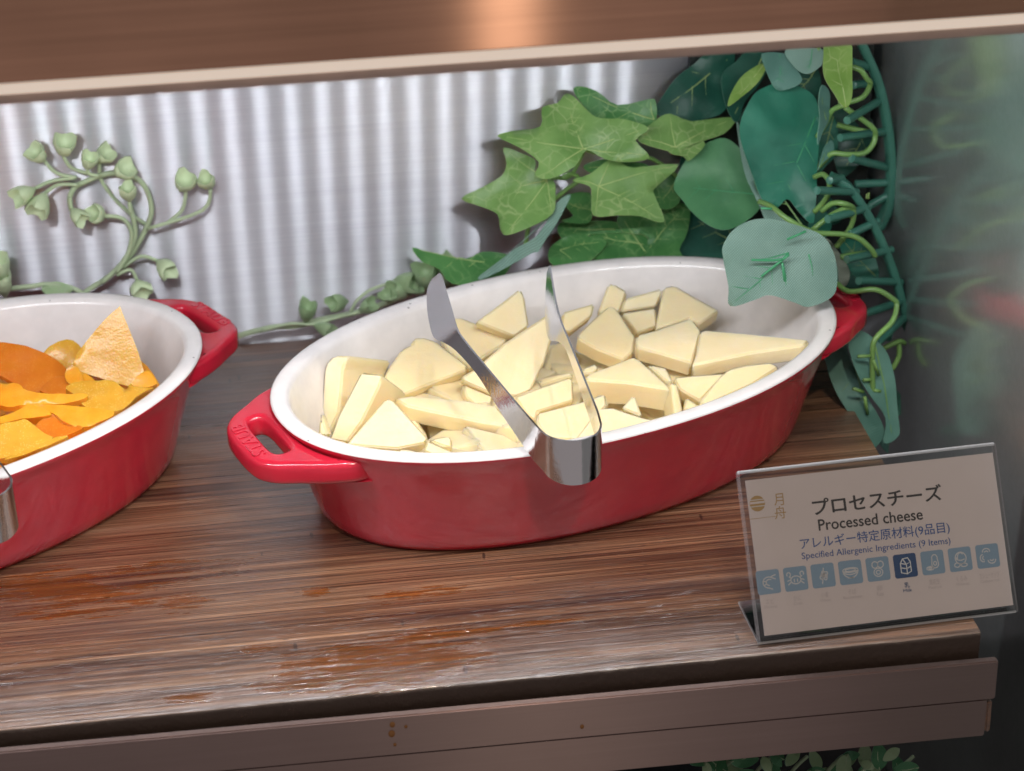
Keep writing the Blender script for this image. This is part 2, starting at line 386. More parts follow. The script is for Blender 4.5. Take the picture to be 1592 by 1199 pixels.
def mat_acrylic_edge():
    m, nt, b, o = new_mat('acrylic_cut_edge'); nt.nodes.remove(b)
    t = N(nt, 'ShaderNodeBsdfTransparent'); t.inputs[0].default_value = (.8, .8, .82, 1)
    g = N(nt, 'ShaderNodeBsdfGlossy'); g.inputs['Roughness'].default_value = .16; g.inputs[0].default_value = (.9, .9, .92, 1)
    d = N(nt, 'ShaderNodeBsdfDiffuse'); d.inputs[0].default_value = (.92, .93, .95, 1)
    a = N(nt, 'ShaderNodeMixShader'); a.inputs[0].default_value = .45; nt.links.new(t.outputs[0], a.inputs[1]); nt.links.new(g.outputs[0], a.inputs[2])
    c = N(nt, 'ShaderNodeMixShader'); c.inputs[0].default_value = .42; nt.links.new(a.outputs[0], c.inputs[1]); nt.links.new(d.outputs[0], c.inputs[2])
    nt.links.new(c.outputs[0], o.inputs[0]); return m
def mat_emit(name, col, s):
    m, nt, b, o = new_mat(name); b.inputs['Base Color'].default_value = (.8, .8, .8, 1)
    b.inputs['Emission Color'].default_value = (*col, 1); b.inputs['Emission Strength'].default_value = s; return m

M = {}
M['wood'] = mat_wood()
M['wood_edge'] = mat_plain('sawn_wood_edge', (.030, .017, .011), .6, bump_s=.3)
M['wall'] = mat_brushed('brushed_steel', (.80, .82, .88), 1, .23, .90, .48, .42, .62, stretch=(7, 1, 1500), var=.10, bump_s=.05, smear=.10)
M['side'] = mat_brushed('scuffed_steel', (.74, .79, .78), 1, .14, .25, .58, .30, axis=(0, .7, .7), stretch=(1, 260, 260), var=.07, bump_s=.05, smear=.2, haze_tint=(.075, (.62, .72, .68)))
M['fascia'] = mat_brushed('bronze_hairline_steel', (.66, .37, .245), 1, .18, .86, .55, .28, stretch=(6, 1, 900), var=.18, bump_s=.04, smear=.25)
M['rail'] = mat_brushed('satin_bronze_rail', (.37, .275, .25), 1, .30, .7, .5, .45, stretch=(6, 1, 700), var=.05, bump_s=.02, smear=.12)
M['lip'] = mat_emit('beige_light_diffuser', (1, .80, .62), .42)
M['housing'] = mat_plain('beige_housing', (.62, .47, .39), .35, var=.12)
M['red'] = mat_glaze('red_glaze', (.53, .017, .040), .15)
M['white'] = mat_glaze('ivory_glaze', (.80, .765, .75), .22, speck=1)
M['cheese'] = mat_cheese()
M['mango'] = mat_mango('dried_mango_yellow', (.76, .29, .014), (.86, .41, .04), .04)
M['mango_dark'] = mat_mango('dried_mango_amber', (.58, .155, .010), (.70, .23, .02), .06)
M['mango_sugar'] = mat_mango('sugared_mango', (.62, .315, .026), (.73, .41, .055), .24)
M['steel'] = mat_plain('polished_steel', (.74, .74, .75), .10, 1., bump_s=.03, bump_scale=500)
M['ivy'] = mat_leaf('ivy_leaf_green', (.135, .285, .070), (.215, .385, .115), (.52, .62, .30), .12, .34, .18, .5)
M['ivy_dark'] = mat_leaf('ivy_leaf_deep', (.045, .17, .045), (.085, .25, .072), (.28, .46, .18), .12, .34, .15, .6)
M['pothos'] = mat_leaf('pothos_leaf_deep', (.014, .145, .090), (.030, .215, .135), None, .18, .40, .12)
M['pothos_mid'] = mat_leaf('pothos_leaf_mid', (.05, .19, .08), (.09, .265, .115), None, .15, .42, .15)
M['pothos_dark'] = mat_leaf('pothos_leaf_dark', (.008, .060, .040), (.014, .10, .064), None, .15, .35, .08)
M['under'] = mat_leaf('woven_leaf_underside', (.150, .27, .215), (.215, .345, .285), None, .75, .6, .10)
M['under_dim'] = mat_leaf('woven_leaf_underside_deep', (.070, .19, .150), (.105, .245, .195), None, .6, .55, .10)
M['under_beige'] = mat_leaf('woven_leaf_underside_pale', (.22, .25, .19), (.28, .31, .24), None, .5, .6, .10)
M['lime'] = mat_leaf('lime_leaf', (.17, .33, .055), (.27, .43, .10), (.5, .62, .25), .1, .42, .22, .5)
M['cut_pale'] = mat_plain('pale_cut_edge', (.40, .52, .24), .6)
M['cut_sage'] = mat_plain('sage_cut_edge', (.16, .34, .25), .6)
M['vein'] = mat_plain('pale_vein', (.36, .48, .17), .5)
M['vein_green'] = mat_plain('green_vein', (.05, .30, .13), .45)
M['stem'] = mat_plain('lime_plastic_stem', (.16, .31, .085), .32, bump_s=.1, var=.2)
M['stem_pale'] = mat_plain('sage_plastic_stem', (.40, .50, .31), .45, bump_s=.2, var=.15)
M['bud'] = mat_plain('sage_plastic_bud', (.50, .61, .38), .5, bump_s=.25, var=.16)
M['bud_thin'] = mat_leaf('translucent_bud_leaf', (.34, .50, .26), (.45, .60, .36), None, .05, .4, .3)
M['frame'] = mat_plain('green_plastic_frame', (.045, .165, .12), .28, bump_s=.06, var=.1)
M['acrylic'] = mat_acrylic(); M['acrylic_edge'] = mat_acrylic_edge()
M['paper'] = mat_plain('card_paper', (.66, .585, .58), .55, bump_s=.02, var=.02)
M['ink'] = mat_plain('black_ink', (.018, .014, .016), .5)
M['ink_blue'] = mat_plain('blue_ink', (.025, .085, .30), .5)
M['ink_navy'] = mat_plain('navy_ink', (.008, .055, .18), .5)
M['ink_pale'] = mat_plain('faded_blue_ink', (.22, .335, .46), .5)
M['ink_white'] = mat_plain('pale_print', (.62, .61, .62), .5)
M['ink_icon'] = mat_plain('white_print', (.72, .74, .76), .5)
M['ink_faint'] = mat_plain('faint_grey_ink', (.50, .44, .45), .5)
M['gold'] = mat_plain('gold_ink', (.42, .26, .085), .45)
M['led'] = mat_emit('led_diode', (.93, .955, 1), LED_STRENGTH)
M['dark'] = mat_plain('dark_lower_shelf', (.02, .02, .022), .5)

# ------------------------------------------------------------------ the setting: board, walls, lower shelf
WALL_Y, SIDE_X, FRONT_Y, END_X = .2584, .246, -.079, .210
def shelf_board():
    # board with a slightly worn, uneven front arris
    nx = 160; x0, x1 = -.60, END_X; sec = []
    prof = [(WALL_Y - .001, 0), (.1, 0), (0, 0), (FRONT_Y + .0016, 0), (FRONT_Y + .0005, -.0005), (FRONT_Y, -.0018), (FRONT_Y + .0006, -.012), (FRONT_Y, -.021), (WALL_Y - .001, -.021)]
    V, Fc = [], []
    for i in range(nx + 1):
        x = x0 + (x1 - x0) * i / nx
        for j, (y, z) in enumerate(prof):
            k = noise.noise(Vector((x * 60, 3, 0))) * .0005 + noise.noise(Vector((x * 200, 9, 0))) * .00025
            V.append(Vector((x, y + (k if 3 <= j <= 6 else 0), z - (abs(k) * .5 if 4 <= j <= 5 else 0))))
    m = len(prof)
    for i in range(nx):
        for j in range(m): Fc.append([i * m + j, i * m + (j + 1) % m, (i + 1) * m + (j + 1) % m, (i + 1) * m + j])
    Fc.append(list(range(m))); Fc.append([nx * m + j for j in range(m)])
    o = obj('shelf_board', V, Fc, M['wood'], angle=50, mats=[M['wood_edge']]); structure(o)
    o['label'] = 'dark varnished wooden shelf board with sticky juice stains'
    for p in o.data.polygons:
        if p.normal.y < -.8 or p.normal.z < -.8: p.material_index = 1
    return o
shelf_board()
structure(obj('back_wall', *box(-.75, SIDE_X + .004, WALL_Y, WALL_Y + .004, -.30, .42), M['wall']))
structure(obj('side_wall', *box(SIDE_X, SIDE_X + .004, -.40, WALL_Y - .0005, -.30, .42), M['side']))
structure(obj('lower_shelf', *box(-.75, SIDE_X - .001, -.30, WALL_Y - .001, -.26, -.245), M['dark']))

# ------------------------------------------------------------------ canopy fascia, light profile, LEDs, front rail
BEAM_Y = -.085
pL, pR = at(0, 131, y=BEAM_Y), at(1592, 22, y=BEAM_Y); zb = (pL.z + pR.z) / 2
be = thing('canopy_fascia', 'bronze brushed metal fascia across the top of the display case', 'fascia', (0, BEAM_Y, zb))
obj('panel', *box(-.55, .45, BEAM_Y, BEAM_Y + .003, zb, zb + .16, .0006), M['fascia'], be)
obj('unseen_top_block', *box(-.55, SIDE_X - .003, BEAM_Y + .0035, WALL_Y - .001, zb + .150, zb + .153), M['rail'], be)  # unseen top plate, added to block the room lamp and ambient from above
obj('folded_edge', *box(-.55, .45, BEAM_Y + .0032, BEAM_Y + .016, zb - .0005, zb + .002, .0005), M['fascia'], be)
zl = at(796, 106, y=BEAM_Y + .02).z
lp = thing('light_profile', 'beige light strip housing under the bronze fascia', 'light', (0, BEAM_Y + .02, zl))
obj('housing', *box(-.55, SIDE_X - .002, BEAM_Y + .018, BEAM_Y + .040, zl, zl + .0135, .0012), M['housing'], lp)
obj('diffuser', *box(-.55, SIDE_X - .002, BEAM_Y + .0165, BEAM_Y + .0178, zl + .0045, zl + .0125, .0005), M['lip'], lp)
for i in range(28):
    x = -.38 + i * .0205
    c = Vector((x, BEAM_Y + .031, zl - .0012)); ax = Vector((0, .56, -.83)).normalized(); u, v, n = basis(ax)
    seg = 10; V = [c + ax * .0006] + [c + ax * .0006 + (u * math.cos(2 * math.pi * j / seg) + v * math.sin(2 * math.pi * j / seg)) * .0018 for j in range(seg)]
    obj('led_diode', V, [[0, 1 + j, 1 + (j + 1) % seg] for j in range(seg)], M['led'], lp)

RY = -.0855
def rail_box(x0, x1, y0, y1, za0, za1, zb0, zb1):   # a bar whose height drifts a little from end to end
    V = [Vector((x, y, z)) for x, zz in ((x0, (za0, za1)), (x1, (zb0, zb1))) for y in (y0, y1) for z in zz]
    bm = bmesh.new(); vv = [bm.verts.new(v) for v in V]
    for f in ((0, 1, 3, 2), (4, 6, 7, 5), (0, 4, 5, 1), (2, 3, 7, 6), (0, 2, 6, 4), (1, 5, 7, 3)): bm.faces.new([vv[i] for i in f])
    bmesh.ops.recalc_face_normals(bm, faces=bm.faces); bmesh.ops.bevel(bm, geom=bm.edges[:], offset=.0006, segments=2, affect='EDGES'); return dump(bm)
ra = thing('front_rail', 'satin bronze metal rail along the front edge of the wooden shelf', 'rail', (0, RY, -.05))
def rz(x, top): return top - (x + .2062) * .0114
z = lambda x, t: rz(x, t)
XR = .2165
obj('upper_face', *rail_box(-.60, XR, RY, RY + .004, z(-.6, -.0262), z(-.6, -.0062), z(XR, -.0262), z(XR, -.0062)), M['rail'], ra)
obj('lower_face', *rail_box(-.60, XR - .003, RY + .0012, RY + .006, z(-.6, -.0465), z(-.6, -.0266), z(XR, -.0465), z(XR, -.0266)), M['rail'], ra)
obj('bottom_flange', *rail_box(-.60, XR - .004, RY + .0065, RY + .03, z(-.6, -.0465), z(-.6, -.0445), z(XR, -.0465), z(XR, -.0445)), M['rail'], ra)
obj('end_block', *box(XR - .0028, XR - .0005, RY + .0015, RY + .02, -.0495, -.0335, .0006), M['wood'], ra)
M['rust'] = mat_plain('rust_drip', (.20, .085, .02), .35)
for px, py, r in ((610, 1127, .0013), (609, 1141, .0016), (631, 1130, .0008), (905, 1130, .0010), (614, 1158, .0008)):
    p = at(px, py, y=RY - .0002); V = [p + Vector((0, -.0005, 0))] + [p + Vector((r * math.cos(j * math.pi / 5) * .9, 0, r * math.sin(j * math.pi / 5) * 1.15)) for j in range(10)]
    obj('rust_spot', V, [[0, 1 + j, 1 + (j + 1) % 10] for j in range(10)], M['rust'], ra)

# ------------------------------------------------------------------ oval dishes
A_, B_, NE, HR = .145, .0903, 2.11, .0604
def oval(o, z, n=96):
    e = 2 / NE; r = []
    for i in range(n):
        t = 2 * math.pi * i / n; c, s = math.cos(t), math.sin(t)
        r.append(Vector(((A_ - o) * math.copysign(abs(c) ** e, c), (B_ - o) * math.copysign(abs(s) ** e, s), z)))
    return r
def loft(rings, cap0=False, cap1=False):
    V = [p for r in rings for p in r]; n = len(rings[0]); Fc = []
    for i in range(len(rings) - 1):
        for j in range(n): Fc.append([i * n + j, i * n + (j + 1) % n, (i + 1) * n + (j + 1) % n, (i + 1) * n + j])
    if cap0: Fc.append(list(range(n)))
    if cap1: Fc.append([(len(rings) - 1) * n + j for j in range(n)])
    return V, Fc
OUT = [(.034, .0), (.024, .0), (.0205, .0012), (.0182, .0045), (.0165, .010), (.0130, .022), (.0085, .036), (.0042, .049), (.0018, .0555), (.0003, .0576), (.0002, .0588)]
INN = [(.0002, .0588), (.0003, .0596), (.0012, .0602), (.0034, .0604), (.0066, .0603), (.0084, .0596), (.0096, .0572), (.0122, .047), (.0156, .034), (.0195, .021), (.0245, .013), (.033, .009), (.05, .008)]
def make_dish(label, c, w):
    t = thing('oval_dish', label, 'dish', (c[0], c[1], 0), 'red oval dishes'); o0 = Vector((c[0], c[1], 0))
    f = lambda vf: ([v + o0 for v in vf[0]], vf[1])
    obj('body', *f(loft([oval(o, z) for o, z in OUT], True)), M['red'], t, angle=180)
    obj('interior', *f(loft([oval(o, z) for o, z in INN], False, True)), M['white'], t, angle=180)
    half = [(.1415, .0), (.1395, .020), (.1325, .035), (.1255, .0405), (.1185, .0432), (.1190, .0445), (.1255, .0450), (.1325, .0430), (.1420, .0386), (.1500, .0330), (.1590, .0268), (.1645, .0190), (.1662, .0095), (.1665, 0)]
    pts = [Vector(p) for p in half] + [Vector((x, -y)) for x, y in reversed(half[1:-1])]
    outline = catmull(pts, 3, True)
    hole = []
    for i in range(36):
        q = 2 * math.pi * i / 36; cx, sy = math.cos(q), math.sin(q); e = .55
        hole.append(Vector((.1510 + .0046 * math.copysign(abs(cx) ** e, cx), .0180 * math.copysign(abs(sy) ** e, sy))))
    hv, hf = curve_mesh([outline, hole], .0026, .0030, -.0030, 4)
    for sgn in (1, -1):
        V = []
        for v in hv:
            zz = v.z + .0500 - max(0, v.x - .140) * .06
            V.append(Vector((v.x * sgn, v.y * sgn, zz)) + o0)
        h = obj('handle', V, hf, M['red'], t, angle=180)
        tv, tf = text_mesh('STAUB', .1, .012, 'CENTER')
        s = .0088; L = []
        for v in tv:
            lx = .1612 + (v.y - .36) * s; ly = -v.x * s * 1.22
            L.append(Vector((lx * sgn, ly * sgn, .0555 - max(0, lx - .140) * .06 + v.z * .0085 - .0003)) + o0)
        obj('lettering', L, tf, M['red'], h)
    t.rotation_euler = (0, 0, math.radians(w)); return t
D2C, D2W = (.0564, .1031), 19.18
D1C, D1W = (-.2488, .1050), 30.22
make_dish('red oval dish filled with pale yellow cheese pieces', D2C, D2W)
make_dish('red oval dish filled with orange dried mango pieces', D1C, D1W)

# ------------------------------------------------------------------ cheese pieces
def wn(o):
    m = o.modifiers.new('even_normals', 'WEIGHTED_NORMAL'); m.weight = 100; m.keep_sharp = False; return o
def cheese(label, px, z, n, t=.0095, e=None, group=None, bev=.0011):
    n = Vector(n).normalized()
    cxp = sum(p[0] for p in px) / len(px); cyp = sum(p[1] for p in px) / len(px); p0 = at(cxp, cyp, z=z)
    P = [at_plane(a, b, p0, n) for a, b in px]
    e = Vector(e) if e else -n * t
    bm = bmesh.new(); top = [bm.verts.new(p) for p in P]; bot = [bm.verts.new(p + e) for p in P]; k = len(P)
    bm.faces.new(top); bm.faces.new(bot[::-1])
    for i in range(k): bm.faces.new([top[i], bot[i], bot[(i + 1) % k], top[(i + 1) % k]])
    bmesh.ops.recalc_face_normals(bm, faces=bm.faces)
    bmesh.ops.bevel(bm, geom=bm.edges[:], offset=bev, segments=3, affect='EDGES', clamp_overlap=True)
    o = obj('cheese_wedge', *dump(bm), M['cheese'], angle=180); wn(o)
    return tag(o, label, 'cheese', group or 'cheese pieces in the red dish')
cA = lambda *p: crop(480, 420, 3.996, p)
cB = lambda *p: crop(700, 430, 3.996, p)
cC = lambda *p: crop(880, 420, 4.614, p)
cD = lambda *p: crop(1040, 420, 4.996, p)
FACE = (-.1, -.88, .47)
cheese('narrow upright cheese slab with a nibbled top corner, at the lettered-handle end of the dish', cA((108, 572), (150, 532), (252, 532), (215, 605), (188, 885), (122, 1020), (74, 865), (92, 625)), .046, (-.25, -.85, .45), e=(.022, .022, -.016))
cheese('leaning cheese slab with a square cut top, beside the nibbled upright slab', cA((322, 632), (462, 650), (440, 725), (330, 945), (235, 1075), (122, 1055), (180, 905)), .046, (-.15, -.8, .58), e=(.012, .018, -.020))
cheese('thin cheese sliver wedged beneath the nibbled upright slab', cA((72, 885), (122, 1032), (55, 1035)), .047, (-.3, -.8, .5), t=.008)
cheese('large rounded cheese piece with a notched upper edge, touching a tong tip', cA((470, 660), (500, 600), (575, 495), (648, 455), (646, 424), (700, 412), (785, 437), (990, 592), (980, 622), (745, 712), (560, 787), (470, 797)), .042, (.05, -.55, .83), t=.0085)
cheese('triangular cheese piece standing against the front rim below the leaning slab', cA((480, 795), (520, 800), (742, 1045), (720, 1078), (550, 1112), (230, 1086)), .0475, (0, -.62, .78), t=.009)
cheese('long cheese bar lying flat in front of the large notched piece', cA((528, 792), (640, 776), (975, 806)) + cB((285, 800), (400, 935), (200, 905), (30, 870)) + cA((610, 845),), .038, (.04, -.30, .95), t=.0112)
cheese('small cheese block tucked under the long flat bar', cA((738, 1052), (862, 1025), (892, 1042), (892, 1105), (820, 1090)), .040, (0, -.5, .85), t=.010)
cheese('small pointed cheese offcut touching the front rim', cA((735, 1055), (935, 1142), (770, 1148), (712, 1122)), .045, (0, -.5, .85), t=.009)
cheese('flat cheese sliver along the front rim beside the pointed offcut', cA((555, 1108), (625, 1108), (765, 1150), (560, 1142)), .046, (0, -.4, .9), t=.006)
cheese('broad cheese piece lying behind the notched piece, under the tong arm', cB((-60, 330), (10, 262), (55, 248), (140, 280), (335, 347), (374, 380), (330, 425), (200, 505), (120, 565), (-20, 470)), .045, (.05, -.50, .86), t=.009)
cheese('tall triangular cheese piece leaning on the rear inner wall of the dish', cB((435, 75), (462, 120), (490, 310), (400, 375), (320, 345), (160, 282), (240, 225)), .056, (.12, -.74, .66), t=.0085)
cheese('biggest triangular cheese piece, propped upright between the two tong arms', cB((600, 240), (650, 252), (662, 292), (585, 540), (500, 712), (410, 748), (270, 738), (80, 652), (74, 622), (160, 572), (350, 405)), .047, (.10, -.78, .62), t=.0100)
cheese('small cheese block below the lower corner of the biggest triangle', cB((78, 660), (272, 742), (255, 795), (150, 795), (95, 745)), .034, (.1, -.6, .8), t=.012)
cheese('oblong cheese piece sloping down between the tong arms', cB((400, 748), (520, 702), (742, 622), (765, 640), (768, 772), (545, 842), (530, 905), (470, 852)), .041, (.05, -.62, .78), t=.0100)
cheese('pale flat cheese piece right behind the bend of the tongs', cB((540, 845), (830, 770), (965, 722), (975, 800), (885, 890), (890, 992), (760, 1012), (600, 1002), (536, 905)), .046, (.05, -.38, .92), t=.009)
cheese('flat cheese piece with a curved cut lying along the front rim beside the tongs', cC((235, 988), (335, 980), (425, 1012), (550, 1052), (685, 1080), (480, 1150), (250, 1215), (60, 1215)), .0475, (.0, -.42, .9), t=.008)
cheese('shadowed cheese piece behind the tong arm, under the thick square piece', cB((620, 440), (720, 380), (820, 520), (760, 580), (640, 600), (560, 640)), .030, (.1, -.6, .8), t=.010)
cheese('thin cheese strip showing below the biggest triangle', cB((505, 700), (560, 625), (745, 588), (770, 615)), .032, (.0, -.5, .86), t=.009)
cheese('long cheese bar lying along the rear wall of the dish', cB((700, 222), (900, 165), (880, 250), (740, 355), (690, 330)), .049, (.05, -.75, .66), t=.010)
cheese('short cheese stick standing up behind the thick square piece', cC((300, 102), (340, 95), (438, 152), (385, 295), (300, 330), (222, 312)), .049, (-.08, -.66, .75), t=.010)
cheese('thick square cut cheese piece tilted against the short stick', cC((78, 472), (150, 392), (300, 258), (330, 252), (372, 282), (502, 480), (482, 582), (412, 642), (230, 572), (90, 495)), .049, (.05, -.42, .9), t=.0105)
cheese('five sided cheese slab in the middle of the pile', cC((498, 495), (512, 460), (645, 425), (880, 345), (912, 350), (972, 432), (905, 668), (720, 612), (508, 552)), .049, (.0, -.36, .93), t=.0105)
cheese('broad cheese slab with a clipped corner at the back of the pile', cC((700, 122), (780, 105)) + cD((200, 205), (398, 312), (232, 422)) + cC((890, 345), (640, 422)), .047, (.03, -.52, .85), t=.0105)
cheese('cheese bar lying behind the short standing stick', cC((425, 205), (692, 130), (692, 165), (650, 265), (392, 302)), .050, (.02, -.80, .60), t=.011)
cheese('squarish cheese piece between the stick and the clipped slab', cC((398, 308), (645, 268), (655, 405), (510, 458)), .043, (-.05, -.72, .69), t=.010)
cheese('thickest cheese slab, with a deep front face, in the middle of the front', cC((125, 772), (160, 742), (480, 618), (530, 640), (722, 812), (762, 858), (450, 808), (160, 788)), .051, (.02, -.20, .98), t=.0145)
cheese('cheese piece peeping out behind the thickest slab', cC((580, 670), (722, 700), (768, 795), (745, 805), (690, 772)), .045, (.0, -.3, .95), t=.009)
cheese('cheese end standing at the side of the thickest slab', cC((755, 812), (802, 822), (842, 1012), (790, 1045), (770, 1035)), .044, (.2, -.8, .55), t=.012)
cheese('small cheese triangle in front of the thickest slab', cC((490, 890), (552, 1055), (398, 992)), .046, (.0, -.7, .7), t=.006)
cheese('stubby cheese corner by the bend of the tongs', cC((198, 912), (268, 880), (296, 922), (312, 975), (225, 990)), .0455, (.05, -.6, .8), t=.009)
cheese('small cheese tip beside the tong arm, under the thick square piece', cC((120, 700), (215, 662), (238, 705), (200, 740), (110, 745)), .042, (0, -.5, .86), t=.009)
cheese('longest cheese wedge, pointing at the rim by the grey leaf', cD((238, 475), (290, 462), (600, 488), (1096, 538), (1045, 585), (640, 642), (400, 692), (178, 738), (205, 660)), .050, (.0, -.16, .985), t=.0095)
cheese('cheese wedge lying along the front rim under the longest wedge', cD((470, 765), (600, 732), (790, 712), (862, 752), (640, 895), (285, 1052), (238, 1022), (395, 825)), .0478, (.10, -.5, .86), t=.009)
cheese('flat cheese piece beneath the tip of the longest wedge', cD((30, 830), (165, 815), (450, 795), (400, 850), (240, 1020), (80, 925)), .043, (-.05, -.5, .86), t=.009)
cheese('small cheese corner in the gap under the front rim wedge', cD((105, 1090), (130, 975), (255, 1062)), .040, (.0, -.5, .86), t=.008)
# lower layer that fills the gaps between the pieces on top
def low_layer():
    w = math.radians(D2W)
    spots = [(lx, ly, zc) for zc, step in ((.0285, .031),) for iy in range(-2, 3) for ix in range(-4, 5)
             for lx, ly in [(ix * step + (step / 2 if iy % 2 else 0) + random.uniform(-.004, .004), iy * step * .62 + random.uniform(-.003, .003))]
             if (abs(lx) / (.104 + (zc - .02) * .3)) ** 2.1 + (abs(ly) / (.051 + (zc - .02) * .3)) ** 2.1 < 1]
    for k, (lx, ly, zc) in enumerate(spots):
        x = D2C[0] + lx * math.cos(w) - ly * math.sin(w); y = D2C[1] + lx * math.sin(w) + ly * math.cos(w)
        a = random.uniform(0, 6.28); zc += .002 * (k % 3); s = .0215
        q = [Vector((math.cos(a + b) * s * r, math.sin(a + b) * s * r, 0)) for b, r in ((0, 1.1), (2.1, .8), (2.7, .9), (4.4, .9))]
        tilt = Matrix.Rotation(random.uniform(-.25, .25), 3, 'X') @ Matrix.Rotation(random.uniform(-.25, .25), 3, 'Y')
        bm = bmesh.new(); top = [bm.verts.new(Vector((x, y, zc)) + tilt @ p) for p in q]; bot = [bm.verts.new(Vector((x, y, zc)) + tilt @ (p + Vector((0, 0, -.0165)))) for p in q]
        bm.faces.new(top); bm.faces.new(bot[::-1])
        for i in range(4): bm.faces.new([top[i], bot[i], bot[(i + 1) % 4], top[(i + 1) % 4]])
        bmesh.ops.recalc_face_normals(bm, faces=bm.faces); bmesh.ops.bevel(bm, geom=bm.edges[:], offset=.0011, segments=2, affect='EDGES')
        tag(wn(obj('cheese_wedge', *dump(bm), M['cheese'], angle=180)), 'cheese piece in the lower layer of the pile, mostly covered by others', 'cheese', 'bottom layer of cheese pieces')
low_layer()

# ------------------------------------------------------------------ dried mango
cE = lambda *p: crop(0, 460, 4.612, p)
def mango(label, px, z, n, m='mango', t=.0035, amp=.0016, bend=0., fold=(1, 0), seed=0, group='dried mango pieces in the red dish'):
    n = Vector(n).normalized(); cxp = sum(p[0] for p in px) / len(px); cyp = sum(p[1] for p in px) / len(px); p0 = at(cxp, cyp, z=z)
    fx, fy = Vector(fold).normalized()
    def disp(q):
        s = q.x * fx + q.y * fy
        return bend * s * s * 1000 * .001 * 40 + amp * noise.noise(Vector((q.x * 70 + seed * 3.1, q.y * 70, seed))) + amp * .6 * noise.noise(Vector((q.x * 190, q.y * 190 + seed, 5)))
    (V, Fc), _ = sheet(px, p0, n, t, disp, .0035, 3)
    o = obj('dried_mango', V, Fc, M[m], angle=70); return tag(o, label, 'dried mango', group)
mango('sugared triangular mango slice standing upright by the handle', cE((845, 92), (880, 130), (1032, 545), (935, 638), (885, 642), (720, 592), (522, 495), (700, 232)), .054, (.06, -.84, .54), 'mango_sugar', .0045, .0006, seed=1)
mango('darkest amber mango slice curling at the back of the pile', cE((-90, 360), (0, 340), (120, 360), (330, 420), (480, 530), (420, 640), (270, 705), (180, 680), (20, 590), (-100, 520)), .049, (.1, -.62, .78), 'mango_dark', .004, .0012, -.12, (1, .3), 2)
mango('mango slice leaning on the rear wall behind the sugared triangle', cE((480, 320), (590, 385), (560, 480), (500, 545), (400, 505), (318, 412)), .047, (0, -.7, .7), 'mango_sugar', .004, .002, seed=3)
mango('small bright mango curl under the sugared triangle', cE((490, 540), (560, 528), (605, 645), (500, 645), (470, 590)), .047, (0, -.6, .8), 'mango', .005, .002, seed=4)
mango('small mango scrap next to the bright curl', cE((570, 540), (690, 632), (600, 650), (575, 600)), .045, (0, -.6, .8), 'mango', .005, .001, seed=5)
mango('broad pale mango slice lying below the sugared triangle', cE((478, 665), (660, 632), (800, 630), (900, 682), (950, 640), (1118, 640), (980, 745), (820, 852), (640, 832), (560, 772), (512, 715)), .0475, (.05, -.38, .92), 'mango_sugar', .004, .0028, seed=6)
mango('long wavy mango strip lying across the pile', cE((-120, 620), (0, 640), (140, 650), (200, 700), (440, 722), (625, 722), (560, 778), (200, 792), (60, 812), (-110, 770)), .051, (0, -.45, .89), 'mango', .004, .0022, seed=7)
mango('folded yellow mango slice curling down to the front rim', cE((228, 795), (300, 798), (500, 800), (822, 852), (700, 930), (620, 950), (540, 950), (450, 922), (380, 862)), .0490, (.1, -.5, .86), 'mango', .004, .002, .10, (.6, .8), 8)
mango('rolled mango edge with sugar grains near the long strip', cE((-110, 930), (0, 900), (150, 832), (240, 808), (375, 872), (160, 912), (0, 948), (-100, 985)), .0505, (0, -.5, .87), 'mango', .006, .002, seed=9)
mango('wide golden mango slice resting on the front rim', cE((-140, 1010), (0, 950), (150, 908), (205, 910), (322, 1000), (372, 1045), (60, 1170), (-60, 1190), (-150, 1150)), .0525, (-.05, -.45, .9), 'mango_sugar', .004, .0016, seed=10)
mango('shaded amber mango slice in the hollow by the front rim', cE((255, 960), (380, 868), (460, 920), (600, 955), (480, 1010), (370, 1052)), .046, (.05, -.5, .86), 'mango_dark', .004, .0014, seed=11)
mango('bright orange mango tip beside the foot of the sugared triangle', cE((1050, 550), (1100, 588), (1125, 642), (1040, 665), (940, 645)), .050, (.05, -.6, .8), 'mango', .004, .0012, seed=12)
mango('dark mango slice in the gap below the amber slice', cE((380, 610), (480, 600), (540, 720), (420, 735), (290, 700)), .043, (0, -.4, .9), 'mango_dark', .004, .001, seed=13)
mango('sugary mango shred along the front rim', cE((330, 1060), (420, 1022), (490, 1020), (350, 1090), (130, 1172), (40, 1185)), .0530, (0, -.4, .9), 'mango_sugar', .003, .001, seed=14)
def low_mango():
    w = math.radians(D1W)
    for k, (lx, ly, s) in enumerate([(.085, .0, .034), (.06, .03, .03), (.06, -.03, .032), (.03, .0, .036), (.1, -.015, .024), (-.01, .03, .036), (-.01, -.03, .036), (-.05, .0, .04), (-.09, .02, .03), (-.09, -.02, .03), (.02, -.05, .03), (.03, .05, .03), (-.05, .045, .03), (-.05, -.045, .03)]):
        p0 = Vector((D1C[0] + lx * math.cos(w) - ly * math.sin(w), D1C[1] + lx * math.sin(w) + ly * math.cos(w), .030 + .004 * (k % 3) + (.008 if lx < 0 else 0)))
        u, v, n = basis(Vector((random.uniform(-.3, .3), random.uniform(-.4, .1), 1))); a = random.uniform(0, 6)
        Q = catmull([Vector((math.cos(a + b) * s * r, math.sin(a + b) * s * r)) for b, r in ((0, 1), (1.2, .7), (2.1, .95), (3.3, .7), (4.2, 1), (5.2, .75))], 4, True)
        vf = sheet2d(Q, p0, u, v, n, .004, lambda q: .003 * noise.noise(Vector((q.x * 60 + k, q.y * 60, k))), .006)
        tag(obj('dried_mango', *vf, M['mango' if k % 3 else 'mango_dark'], angle=70), 'mango slice deep in the dish, mostly covered by others', 'dried mango', 'bottom layer of dried mango')
low_mango()

